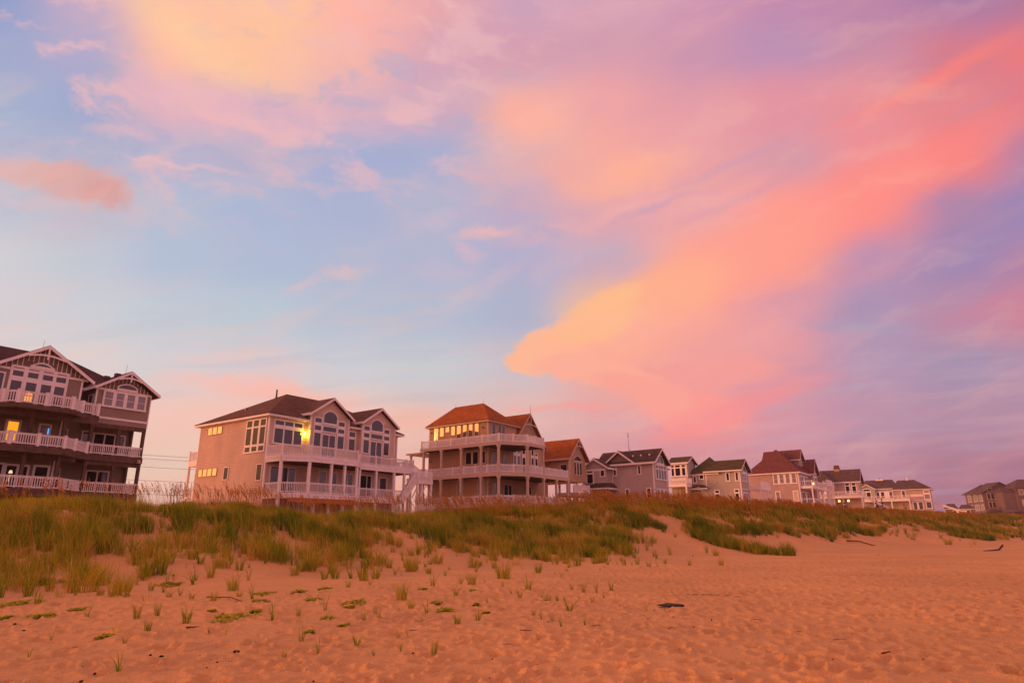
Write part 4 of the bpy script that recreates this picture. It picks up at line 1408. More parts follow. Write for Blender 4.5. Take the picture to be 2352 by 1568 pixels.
    H.rail([(-16.9, -1.52), (-11.2, -1.52), (-10.42, -2.22), (-6.92, -2.22), (-5.8, -1.2), (-4.45, -0.05)], z1 - 0.02, 0.86, post=0.0, bal=0.055, gap=0.16)
    for zz in (z1, z2):
        H.rail([(-4.3, 0.0), (-2.2, 0.0)], zz - 0.02, 0.84, post=0.0, bal=0.05, gap=0.15)
        H.rail([(-2.2, 0.0), (-0.12, 0.0)], zz - 0.02, 0.84, post=0.0, bal=0.05, gap=0.15)
        H.rail([(-0.12, 0.0), (-0.12, 2.4)], zz - 0.02, 0.84, post=0.0, bal=0.05, gap=0.15)
    H.posts([(-0.12, 0.12), (-2.15, 0.12), (-4.3, 0.12)], 3.0, 10.6, 0.23, WOODD)
    H.posts([(-6.85, -1.5), (-9.1, -1.5), (-11.3, -1.5), (-13.6, -1.45), (-16, -1.45)], 3.0, 10.6, 0.23, WOODD)
    H.posts([(-0.12, 2.2)], 3.0, 10.6, 0.2, WOODD)
    # doors and windows under the decks
    H.window('F', 2.4, [(-3.95, -3.35)], [(8.6, 10.05)], GLASS, 0.12)
    H.window('F', 2.4, [(-3.05, -2.30), (-2.18, -1.45)], [(8.15, 10.0)], DARKIN, 0.12, name='sliding_door')
    H.window('F', 2.4, [(-1.08, -0.62)], [(8.6, 10.0)], GLASS, 0.12)
    H.window('F', 2.4, [(-3.12, -2.38), (-2.26, -1.50)], [(5.05, 6.85)], DARKIN, 0.13, name='sliding_door')
    cur = H.mb().pan('F', 2.4, -1.95, -1.56, 5.1, 6.8, 0.060, 0.07)
    H.part('curtain', mat('blue_grey_curtain', (0.20, 0.24, 0.33), 0.8, 0.1, noise=0.2), cur)
    w = H.window('F', 0.8, [(-9.80, -9.12)], [(8.6, 10.02)], mat('lamplit_room', (0.6, 0.3, 0.05), 0.5, 0.2, noise=0.2, nscale=1.5, emit=(1.0, 0.40, 0.02), estr=0.95), 0.17, sash=True, label='window lit warm yellow by a lamp in the room')
    H.window('F', 0.8, [(-7.65, -7.05)], [(8.25, 10.0)], GLASSC, 0.14, name='door')
    H.part('screen_glow', mat('blue_screen', (0.02, 0.03, 0.05), 0.4, emit=(0.05, 0.35, 1.0), estr=1.6), H.mb().pan('F', 0.8, -7.13, -7.06, 9.35, 9.8, 0.060, 0.07), w)
    H.window('F', 0.8, [(-8.95 - 1.5 - 2.2, -11.9)], [(8.25, 10.0)], DARKIN, 0.14, name='door')
    H.window('F', 2.4, [(-5.62, -5.2)], [(8.75, 10.05)], DARKIN, 0.1)
    H.window('F', 0.8, [(-9.30, -8.68), (-8.50, -7.98)], [(5.05, 6.75)], DARKIN, 0.15, name='sliding_door')
    H.window('F', 0.8, [(-7.45, -6.62)], [(5.3, 6.8)], DARKIN, 0.16)
    H.window('F', 0.8, [(-11.0, -10.3), (-10.2, -9.6)], [(5.05, 6.8)], DARKIN, 0.15, name='sliding_door')
    H.window('F', 2.4, [(-5.65, -5.2)], [(5.7, 6.85)], DARKIN, 0.1)
    H.board(TRIM_TAN, [(-0.45, -0.3, -0.42, -0.16, 7.72, 7.84), (-0.47, -0.28, -0.50, -0.18, 7.55, 7.68)], 'porch_light')
    lamp_m = mat('lamp_shade_lit', (0.7, 0.5, 0.3), 0.6, emit=(1.0, 0.72, 0.42), estr=1.0)
    H.part('lamp', lamp_m, H.mb().cyl((-9.0, 0.74, 6.2), (-9.0, 0.74, 6.42), 0.14, 10, 0.08).cyl((-9.0, 0.74, 5.6), (-9.0, 0.74, 6.1), 0.05, 8))
    om = mat('amber_lamp_lit', (0.8, 0.4, 0.15), 0.6, emit=(1.0, 0.36, 0.06), estr=1.0)
    H.part('lamp', om, H.mb().cyl((-9.45, -1.05, 11.3), (-9.45, -1.05, 11.75), 0.26, 12, 0.24).cyl((-9.45, -1.05, 11.85), (-9.45, -1.05, 12.1), 0.26, 12, 0.10))
    H.board(WOODD, [(-17, 0.0, 0.1, 0.18, 3.3, 4.5)], 'skirt_board')


# ------------------------------------------------------------------ house 2, cream
def house2():
    H = House('cream_house', -24.33, 64.0, 34.5, 3.4, 'cream clapboard house with two white arched window gables and wraparound porch')
    z1, z2 = 5.47, 9.08
    side_holes = None
    H.wall(SID2, [(0, 18, 0, 12.3, 3.4, 13.1)])
    H.wall(SID2, [(4.55, 9.75, -0.6, -0.002, 9.1, 13.9), (11.75, 16.95, -0.6, -0.002, 9.1, 13.9)],
           [('F', -0.6, [(4.55, 13.9), (9.75, 13.9), (7.15, 15.72)], -4.5, -0.001), ('F', -0.6, [(11.75, 13.9), (16.95, 13.9), (14.35, 15.62)], -5.0, -0.001)], name='bay_wall')
    H.courses('S', 0.0, [(0.08, 12.22, 3.5, 13.05)], 0.20, 0.048, SID2)
    H.courses('F', 0.0, [(0.1, 4.5, 3.5, 13.05), (9.8, 11.7, 9.1, 13.05), (17.0, 17.9, 3.5, 13.05)], 0.20, 0.048, SID2)
    H.courses('F', -0.6, [(4.62, 9.68, 9.15, 14.0), (11.82, 16.88, 9.15, 14.0)], 0.20, 0.048, SID2)
    H.board(WHITE, [(-0.045, 0.09, -0.045, 0.12, 3.5, 13.08), (-0.045, 0.1, 12.2, 12.33, 3.5, 13.08), (4.5, 4.62, -0.66, -0.5, 9.1, 13.9), (9.68, 9.8, -0.66, -0.5, 9.1, 13.9), (11.7, 11.82, -0.66, -0.5, 9.1, 13.9), (16.88, 17.0, -0.66, -0.5, 9.1, 13.9), (17.9, 18.04, -0.045, 0.1, 9.1, 13.08)])
    # side windows
    for a0, a1 in ((9.97, 10.8), (9.06, 9.9), (8.14, 8.98)):
        H.window('S', 0.0, [(a0, a1 - 0.02)], [(12.06, 12.80)], GLASSM, 0.05, frame=TRIM_TAN)
    for a0, a1 in ((10.92, 11.66), (10.06, 10.8), (9.15, 9.95), (8.22, 9.02)):
        H.window('S', 0.0, [(a0, a1)], [(7.67, 8.38)], GLASSM, 0.05, frame=TRIM_TAN)
    H.window('S', 0.0, [(0.47, 1.30), (1.62, 2.44), (2.74, 3.56)], [(9.68, 10.15), (10.37, 12.04), (12.20, 12.82)], DARKIN, 0.15)
    H.window('S', 0.0, [(6.1, 6.8)], [(7.15, 8.33)], DARKIN, 0.09)
    H.window('S', 0.0, [(0.42, 1.2)], [(6.8, 8.3)], DARKIN, 0.09)
    # front, behind the deck
    H.window('F', 0.0, [(0.65, 1.66), (1.80, 2.80), (2.96, 3.93)], [(10.5, 11.93), (12.32, 12.73)], GLASS, 0.15)
    for o, ext in ((0.0, 0), (6.92, 0)):
        H.window('F', -0.6, [(5.05 + o, 5.88 + o)], [(10.5, 11.95), (12.26, 12.73), (13.07, 13.52)], GLASS, 0.12)
        H.window('F', -0.6, [(8.22 + o, 9.06 + o)], [(10.5, 11.91), (12.26, 12.68), (13.03, 13.47)], GLASS, 0.12)
        H.window('F', -0.6, [(6.14 + o, 7.93 + o)], [(12.25, 12.74)], GLASS, 0.12)
        H.window('F', -0.6, [(6.17 + o, 6.97 + o), (7.07 + o, 7.86 + o)], [(9.2, 11.85)], GLASS, 0.10, name='sliding_door')
        H.window('F', -0.602, [(6.16 + o, 7.94 + o)], [(13.04, 13.05)], GLASS, 0.11, arch=(6.16 + o, 7.94 + o, 13.04, 13.95, 14.42), name='arched_window')
    H.window('F', 0.0, [(10.35, 11.2)], [(10.6, 11.9), (12.2, 12.7)], GLASS, 0.12)
    # lower wall
    H.window('F', 0.0, [(0.65, 1.55)], [(6.0, 8.1)], GLASS, 0.12)
    H.window('F', 0.0, [(2.0, 2.62), (2.76, 3.5)], [(5.6, 8.1)], GLASS, 0.12, name='sliding_door')
    H.window('F', 0.0, [(6.6, 7.45)], [(5.6, 8.05)], GLASSC, 0.14, name='door')
    H.window('F', 0.0, [(8.1, 8.9)], [(6.2, 8.0)], GLASS, 0.12)
    H.window('F', 0.0, [(9.9, 10.4), (10.55, 11.2)], [(5.6, 8.0)], GLASS, 0.12, name='sliding_door')
    H.window('F', 0.0, [(12.3, 13.3), (13.4, 14.0)], [(5.6, 8.0)], DARKIN, 0.12, name='sliding_door')
    H.window('F', 0.0, [(15.4, 16.4)], [(6.4, 7.9)], GLASS, 0.12)
    # roofs
    H.hip(-0.52, 18.75, -0.52, 12.85, 13.30, (6.15, 6.15), (12.1, 6.15), 17.1, ROOF2, 0.25)
    H.gable('w', 7.15, 3.05, -1.05, 6.0, 13.92, 15.98, ROOF2, trim=0.27)
    H.gable('w', 14.35, 2.95, -1.05, 5.4, 13.95, 15.92, ROOF2, trim=0.27)
    H.part('vent_pipe', METAL, H.mb().cyl((5.0, 6.4, 16.3), (5.0, 6.4, 17.45), 0.09, 8).cyl((5.0, 6.4, 16.2), (5.0, 6.4, 16.6), 0.14, 8))
    H.part('roof_vent', METAL, H.mb().box(2.0, 2.25, 7.4, 7.65, 14.6, 14.95))
    # decks
    plan2 = [(0.03, 0.0), (0.03, -2.4), (2.35, -3.9), (8.5, -3.9), (10.6, -1.9), (19.2, -1.9), (19.2, 1.6), (18.0, 1.6), (18.0, 0.0)]
    plan1 = [(0.03, 0.0), (0.03, -2.4), (2.35, -3.9), (8.5, -3.9), (10.6, -1.9), (17.7, -1.9), (17.7, 0.0)]
    H.deck(plan2, z2, 0.62, WOODD, WHITE)  # both slabs coloured dark to deepen the shade under the porch
    H.deck(plan1, z1, 0.5, WOODD, WHITE)
    i = 0.12
    H.rail([(0.12, -0.05), (0.12, -2.33), (2.38, -3.8), (8.46, -3.8), (10.55, -1.8), (17.9, -1.8), (19.1, -1.8)], z2, 0.98, every=2.9, bal=0.04, gap=0.16)
    H.rail([(0.12, -0.05), (0.12, -2.33), (2.38, -3.8), (8.46, -3.8), (10.55, -1.8), (17.6, -1.8)], z1, 1.0, post=0.0, bal=0.04, gap=0.16)
    sp = [(0.14, -2.3), (2.35, -3.75), (5.06, -3.75), (6.8, -3.75), (8.45, -3.75), (10.6, -1.8), (13.1, -1.8), (15.9, -1.8), (17.6, -1.8)]
    H.posts(sp, z1, z2 - 0.62, 0.24, WHITE)
    H.posts([(a, b) for a, b in sp if a > 6 or a < 1], 2.8, z1 - 0.5, 0.26, WHITE, name='piling')
    H.posts([(3.6, -3.2), (5.4, -3.2)], 2.8, z1 - 0.5, 0.26, WHITE, name='piling')
    # dark skirt of slats under the porch
    for xa, xb, y in ((2.1, 8.5, -2.6), (0.3, 2.0, -1.2), (8.6, 17.9, -1.2)):
        b = H.mb().box(xa, xb, y + 0.025, y + 0.06, 4.2, 4.28)
        for k in range(int((xb - xa) / 0.16)):
            x = xa + k * 0.16
            b.box(x, x + 0.09, y, y + 0.03, 3.0, z1 - 0.55)
        H.part('lattice', WOODG, b)
    # canvas awning under the porch edge
    a = H.mb()
    a.add([(-0.1, -4.0, 4.99), (7.6, -4.3, 4.99), (7.9, -4.9, 4.5), (-0.35, -4.6, 4.56), (-0.1, -4.0, 4.93), (7.6, -4.3, 4.93), (7.9, -4.9, 4.46), (-0.35, -4.6, 4.52)],
          [(0, 1, 2, 3), (7, 6, 5, 4), (0, 3, 7, 4), (3, 2, 6, 7), (2, 1, 5, 6), (1, 0, 4, 5)])
    H.part('awning', mat('rust_canvas', (0.34, 0.115, 0.045), 0.85, 0.1, noise=0.12, nscale=1.2), a)
    # rear balcony seen at the left
    H.deck([(0.05, 12.3), (0.05, 14.05), (6, 14.05), (6, 12.3)], 9.5, 0.62, WHITE)
    H.rail([(0.1, 12.35), (0.1, 14.0), (6, 14.0)], 9.5, 0.95, bal=0.05, gap=0.18)
    H.deck([(0.05, 12.3), (0.05, 14.05), (6, 14.05), (6, 12.3)], 5.72, 0.3, WHITE)
    H.rail([(0.1, 12.35), (0.1, 14.0)], 5.72, 0.9, bal=0.05, gap=0.18)
    H.posts([(0.15, 13.95)], 3.2, 8.9, 0.22, WHITE)
    # wall lamp
    lm = mat('lamp_glass_lit', (1, 0.9, 0.4), 0.4, emit=(1.0, 0.78, 0.16), estr=9.0)
    H.part('wall_lamp', lm, H.mb().cyl((4.28, -0.12, 11.62), (4.28, -0.12, 11.86), 0.10, 8, 0.07).cyl((4.28, -0.14, 11.86), (4.28, -0.02, 11.90), 0.04, 6))
    area_light('wall_lamp_light', 'POINT', (4.18, -0.42, 11.76 - H.zg), (1.0, 0.62, 0.03), 38, 0.08, H.root)
    H.part('flood_lamp', METAL, H.mb().cyl((4.45, -0.7, 12.25), (4.3, -0.9, 12.2), 0.06, 6))
    H.part('flood_lamp', METAL, H.mb().cyl((9.9, -0.65, 12.2), (9.95, -0.85, 12.15), 0.06, 6))
    # ---- outside stair and landing tower
    T = H
    zt = 7.7
    tp = [(18.6, -1.7), (18.6, -3.1), (20.6, -3.6), (21.6, -2.6), (20.6, -1.6)]
    T.deck(tp, zt, 0.42, WOODG, WHITE)
    T.rail([(18.65, -1.7), (18.65, -3.05), (20.55, -3.5), (21.5, -2.6)], zt, 0.95, every=1.6, bal=0.06, gap=0.14)
    T.posts([(18.7, -3.0), (20.55, -3.45), (21.45, -2.65), (20.5, -1.75), (18.75, -1.8), (19.3, -3.1)], 3.0, zt - 0.4, 0.2, WHITE, name='tower_post')
    b = T.mb()
    b.beam((18.9, -3.15, 5.7), (19.9, -3.3, 7.2), 0.06, 0.12)
    b.beam((20.0, -3.3, 7.2), (21.3, -2.75, 5.6), 0.06, 0.12)
    b.beam((18.75, -2.1, 5.7), (18.75, -3.0, 7.2), 0.06, 0.12)
    T.part('brace', WHITE, b)
    b = T.mb()
    for k in range(26):
        x = 18.7 + k * 0.11
        b.box(x, x + 0.075, -3.3, -3.27, 3.0, 4.95)
    T.part('tower_skirt', WHITE, b)
    # flights: deck -> landing, landing -> porch level
    def flight(p, q, wd, n, nm='stair'):
        b = T.mb()
        P, Q = Vector(p), Vector(q)
        d = Q - P
        side = Vector((d.y, -d.x, 0)).normalized() * (wd / 2)
        for s in (-1, 1):
            b.beam(P + side * s - Vector((0, 0, 0.12)), Q + side * s - Vector((0, 0, 0.12)), 0.06, 0.32)
        for k in range(n):
            f = (k + 0.5) / n
            c = P + d * f
            hd = Vector((d.x, d.y, 0)).normalized() * 0.14
            b.beam(c - side, c + side, 0.27, 0.045)
        return T.part(nm, WHITE, b)
    flight((19.2, -0.8, 9.05), (20.5, -2.1, 7.75), 1.1, 8)
    T.rail([(18.95, -1.35), (20.1, -2.55)], 9.05, 0.95, every=1.6, bal=0.05, gap=0.13, z1=7.75)
    T.rail([(19.6, -0.35), (20.95, -1.75)], 9.05, 0.95, every=1.6, bal=0.05, gap=0.13, z1=7.75)
    flight((18.65, -2.2, 7.7), (16.2, -2.45, 5.1), 1.1, 14)
    T.rail([(18.6, -2.8), (16.2, -3.0)], 7.7, 0.95, every=1.2, bal=0.05, gap=0.13, z1=5.1)
    T.rail([(19.2, 1.5), (19.2, -0.3)], z2, 0.98, every=1.7, bal=0.05, gap=0.14)
    T.posts([(19.05, 1.4)], 3.0, z2 - 0.6, 0.22, WHITE)


# ------------------------------------------------------------------ house 3, tan with rust roofs
def house3():
    H = House('tan_house', -3.106, 81.0, 34.5, 3.2, 'tan house with rust red roofs and three tiers of wraparound decks')
    z1, z2, z3 = 5.0, 8.62, 12.27
    H.wall(SID3, [(0, 6.4, 0, 9.8, 3.2, 15.15), (6.4, 13, 0.0, 9.0, 3.2, 13.9)])
    H.courses('S', 0.0, [(0.08, 9.72, 5.0, 11.9), (0.08, 9.72, 12.3, 15.1)], 0.19, 0.045, SID3)
    H.board(TRIM_TAN, [(-0.04, 0.1, -0.04, 0.1, 5.0, 15.1), (-0.04, 0.1, 9.7, 9.84, 5.0, 15.1)])
    # top storey row of mirror panes
    for a0, a1, z0 in ((8.18, 8.97, 13.45), (7.24, 7.96, 13.93), (6.3, 7.0, 14.43), (5.32, 6.02, 13.93), (4.35, 5.06, 13.40), (3.37, 4.06, 13.48), (2.42, 3.08, 13.50), (1.45, 2.11, 13.53)):
        H.window('S', 0.0, [(a0 + 0.03, a1 - 0.03)], [(z0, 15.08)], GLASSM, 0.05, frame=TRIM_TAN)
    H.window('S', 0.0, [(2.6, 3.46), (1.52, 2.33)], [(10.02, 11.48)], DARKIN, 0.12, frame=TRIM_TAN) if False else H.window('S', 0.0, [(1.52, 2.33), (2.6, 3.46)], [(10.02, 11.48)], DARKIN, 0.12, frame=TRIM_TAN)
    H.window('S', 0.0, [(0.42, 0.9)], [(10.05, 11.46)], DARKIN, 0.12, frame=TRIM_TAN)
    H.window('S', 0.0, [(8.7, 9.25)], [(6.2, 7.9)], GLASSC, 0.1, frame=TRIM_TAN)
    H.window('S', 0.0, [(3.95, 4.75)], [(5.2, 7.9)], GLASSC, 0.14, frame=TRIM_TAN, name='door')
    H.window('S', 0.0, [(0.6, 1.4)], [(5.2, 7.9)], GLASSC, 0.14, frame=TRIM_TAN, name='door')
    # front
    H.window('F', 0.0, [(0.75, 1.46)], [(12.7, 15.0)], GLASS, 0.1, frame=TRIM_TAN)
    H.window('F', 0.0, [(2.08, 2.78), (2.92, 3.53)], [(12.5, 15.0)], GLASS, 0.1, frame=TRIM_TAN, name='sliding_door')
    H.window('F', 0.0, [(0.8, 1.6)], [(8.8, 11.3)], GLASS, 0.12, frame=TRIM_TAN, name='door')
    H.window('F', 0.0, [(3.2, 4.0)], [(8.8, 11.2)], GLASS, 0.12, frame=TRIM_TAN, name='door')
    H.window('F', 0.0, [(5.56, 6.1), (6.46, 6.98)], [(10.3, 11.43), (11.82, 12.15)], GLASS, 0.12)
    H.window('F', 0.0, [(7.68, 8.28)], [(9.0, 11.3), (11.83, 12.4)], DARKIN, 0.12)
    H.window('F', 0.0, [(9.9, 10.36)], [(10.5, 11.43), (11.83, 12.8)], DARKIN, 0.12)
    H.window('F', 0.0, [(10.82, 11.35)], [(10.5, 11.43), (11.83, 12.1)], DARKIN, 0.12)
    H.window('F', 0.0, [(1.0, 1.8)], [(5.2, 7.6)], GLASS, 0.12, frame=TRIM_TAN, name='door')
    H.window('F', 0.0, [(3.4, 4.2), (4.35, 5.0)], [(5.2, 7.5)], DARKIN, 0.12, frame=TRIM_TAN, name='sliding_door')
    H.window('F', 0.0, [(8.6, 9.6)], [(5.2, 7.5)], DARKIN, 0.12, frame=TRIM_TAN, name='door')
    # roofs
    H.hip(-0.4, 6.9, -0.4, 10.3, 15.36, (3.25, 3.2), (3.25, 8.1), 18.4, ROOF3, 0.2, TRIM_TAN)
    H.wall(mat('tan_board_and_batten', (0.46, 0.33, 0.22), 0.7, 0.2, noise=0.08), shapes=[('F', 0.0, [(6.2, 13.6), (12.4, 13.6), (12.4, 13.9), (9.1, 17.2), (6.2, 14.3)], -2.0, 0.012)], name='gable_wall')
    b = H.mb()
    u = 6.35
    while u < 12.1:
        zt = 17.0 - abs(u - 9.1) * 1.02
        b.box(u - 0.02, u + 0.02, -0.04, -0.013, 13.6, min(zt, 16.1))
        u += 0.24
    H.part('batten', TRIM_TAN, b)
    H.gable('w', 9.1, 4.15, -0.55, 8.5, 12.95, 17.45, ROOF3, trim=0.2, brace=True, tw=TRIM_TAN)
    H.part('finial', METAL, H.mb().cyl((9.1, -0.5, 17.35), (9.1, -0.5, 18.7), 0.03, 6, 0.012))
    H.part('lightning_rod', METAL, H.mb().cyl((3.25, 8.0, 18.3), (3.25, 8.0, 19.0), 0.012, 5))
    H.part('lightning_rod', METAL, H.mb().cyl((3.25, 3.2, 18.3), (3.25, 3.2, 19.0), 0.012, 5))
    # decks
    def P(ex, lx):
        return [(-1.6, ex), (-1.6, -2.8), (1.75, -4.85), (lx, -4.85 + 0.0), (lx, 0.0), (0.0, 0.0), (0.0, ex)]
    H.deck([(-1.6, 9.9), (-1.6, -2.8), (1.75, -4.85), (5.6, -4.85), (5.6, 0), (0, 0), (0, 9.9)], z3, 0.36, WOODD, TRIM_TAN)  # shade under the tiers is put into the dark slab colour
    H.deck([(-1.6, 9.9), (-1.6, -2.8), (1.75, -4.85), (11.6, -4.85), (11.6, 0), (0, 0), (0, 9.9)], z2, 0.42, WOODD, TRIM_TAN)
    H.deck([(-1.6, 9.9), (-1.6, -2.8), (1.75, -4.85), (11.6, -4.85), (11.6, 0), (0, 0), (0, 9.9)], z1, 0.42, WOODD, TRIM_TAN)
    H.rail([(-1.5, 9.8), (-1.5, -2.75), (1.78, -4.76), (5.5, -4.76), (5.5, -0.1)], z3, 0.95, every=2.45, post=0.16, bal=0.05, gap=0.15)
    H.rail([(-1.5, 9.8), (-1.5, -2.75), (1.78, -4.76), (11.5, -4.76), (11.5, -0.1)], z2, 0.93, every=1.75, post=0.12, bal=0.05, gap=0.15)
    H.rail([(-1.5, 9.8), (-1.5, -2.75), (1.78, -4.76), (11.5, -4.76)], z1, 0.93, every=1.75, post=0.12, bal=0.05, gap=0.15)
    sp = [(-1.5, 9.35), (-1.5, 6.3), (-1.5, 3.06), (-1.5, -0.08), (-1.48, -2.7), (1.75, -4.7), (5.4, -4.7)]
    H.posts(sp, z2, z3 - 0.36, 0.24, TRIM_TAN, True)
    H.posts(sp + [(8.5, -4.7), (11.4, -4.7)], z1, z2 - 0.42, 0.24, TRIM_TAN, True)
    H.posts(sp + [(8.5, -4.7), (11.4, -4.7)], 2.8, z1 - 0.42, 0.26, TRIM_TAN, name='piling')
    # slatted skirt below the lowest deck
    b = H.mb()
    for k in range(62):
        y = -2.6 + k * 0.2
        b.box(-1.45, -1.42, y, y + 0.12, 3.0, z1 - 0.45)
    b.box(-1.42, -1.38, -2.6, 9.7, 4.0, 4.08)
    H.part('lattice', WOODG, b)
    b = H.mb()
    b.box(1.8, 11.4, -4.57, -4.53, 4.0, 4.08)
    for k in range(48):
        x = 1.8 + k * 0.2
        b.box(x, x + 0.12, -4.6, -4.57, 3.0, z1 - 0.45)
    H.part('lattice', WOODG, b)
    # rear pergola
    H.deck([(-1.7, 9.9), (-1.7, 12.4), (2.5, 12.4), (2.5, 9.9)], 11.85, 0.18, TRIM_TAN)
    H.posts([(-1.5, 11.6)], 8.6, 11.7, 0.22, TRIM_TAN, True)
    H.deck([(-1.6, 9.9), (-1.6, 12.2), (2.5, 12.2), (2.5, 9.9)], z2, 0.4, TRIM_TAN)
    H.posts([(-1.5, 12.0), (0.3, 12.0)], 2.8, z2 - 0.4, 0.24, TRIM_TAN)
    # annex to the right with its own gable
    H.wall(SID3, [(17.7, 22.6, -1.5, 9.0, 8.75, 12.1), (13.2, 17.7, 2.2, 9.0, 3.2, 11.6)], name='annex_wall')
    H.wall(mat('tan_board_and_batten', (0.46, 0.33, 0.22)), shapes=[('F', -1.5, [(17.7, 12.05), (22.6, 12.05), (20.15, 14.6)], -2.0, 0.01)], name='gable_wall')
    H.gable('w', 20.17, 3.05, -2.0, 10.5, 11.98, 15.12, ROOF3, trim=0.24, brace=True, tw=TRIM_TAN)
    r = H.mb()
    r.add([(13.0, 1.6, 11.5), (20.0, 1.6, 11.5), (20.0, 5.5, 14.3), (13.0, 5.5, 14.3), (13.0, 9.4, 11.5), (20.0, 9.4, 11.5)], [(0, 1, 2, 3), (3, 2, 5, 4), (0, 3, 4), (1, 5, 2), (0, 4, 5, 1)])
    H.part('roof', ROOF3, r)
    H.board(TRIM_TAN, [(17.55, 17.72, -1.55, -1.4, 8.75, 11.9), (22.5, 22.65, -1.55, -1.4, 8.75, 11.9)])
    H.window('F', -1.5, [(19.05, 19.6), (19.9, 20.45), (20.75, 21.3)], [(9.8, 11.5)], GLASS, 0.14, frame=TRIM_TAN)
    H.window('F', -1.502, [(19.0, 21.35)], [(11.72, 11.73)], GLASS, 0.12, frame=TRIM_TAN, arch=(19.0, 21.35, 11.72, 11.85, 12.45), name='arched_window')
    H.part('mullion', TRIM_TAN, H.mb().box(19.68, 19.8, -1.56, -1.53, 11.73, 12.4).box(20.52, 20.64, -1.56, -1.53, 11.73, 12.4))
    H.window('S', 17.7, [(-1.1, -0.1)], [(9.3, 11.1)], GLASS, 0.12, frame=TRIM_TAN)
    H.window('S', 17.7, [(3.6, 4.9)], [(10.6, 11.4)], DARKIN, 0.12, frame=TRIM_TAN)
    H.posts([(17.9, -1.3), (22.4, -1.3), (20.2, -1.3), (22.4, 3.0)], 3.0, 8.75, 0.26, TRIM_TAN, name='piling')
    H.deck([(14.2, -1.4), (14.2, -4.2), (18.8, -4.2), (18.8, -1.4)], 6.9, 0.5, TRIM_TAN)
    H.rail([(14.3, -4.1), (18.7, -4.1), (18.7, -1.5)], 6.9, 1.1, bal=0.05, gap=0.15)
    H.posts([(14.3, -4.0), (16.5, -4.0), (18.7, -4.0)], 3.0, 6.4, 0.22, TRIM_TAN, name='piling')
    # small wall lamps
    for c in ((-0.06, 9.4, 14.6), (-0.06, 0.75, 14.55), (-0.06, 9.35, 10.8)):
        H.part('wall_lamp', METAL, H.mb().cyl((c[0], c[1], c[2]), (c[0] - 0.16, c[1] - 0.05, c[2] - 0.08), 0.07, 6, 0.09))
    # glowing ground lamp by the foot of the stair
    gl = mat('ground_lamp_lit', (1, 0.9, 0.3), 0.4, emit=(1.0, 0.85, 0.15), estr=12.0)
    g = H.part('ground_lamp', gl, H.mb().cyl((-1.6, 4.9, 3.9), (-1.6, 4.9, 4.1), 0.12, 8, 0.08))


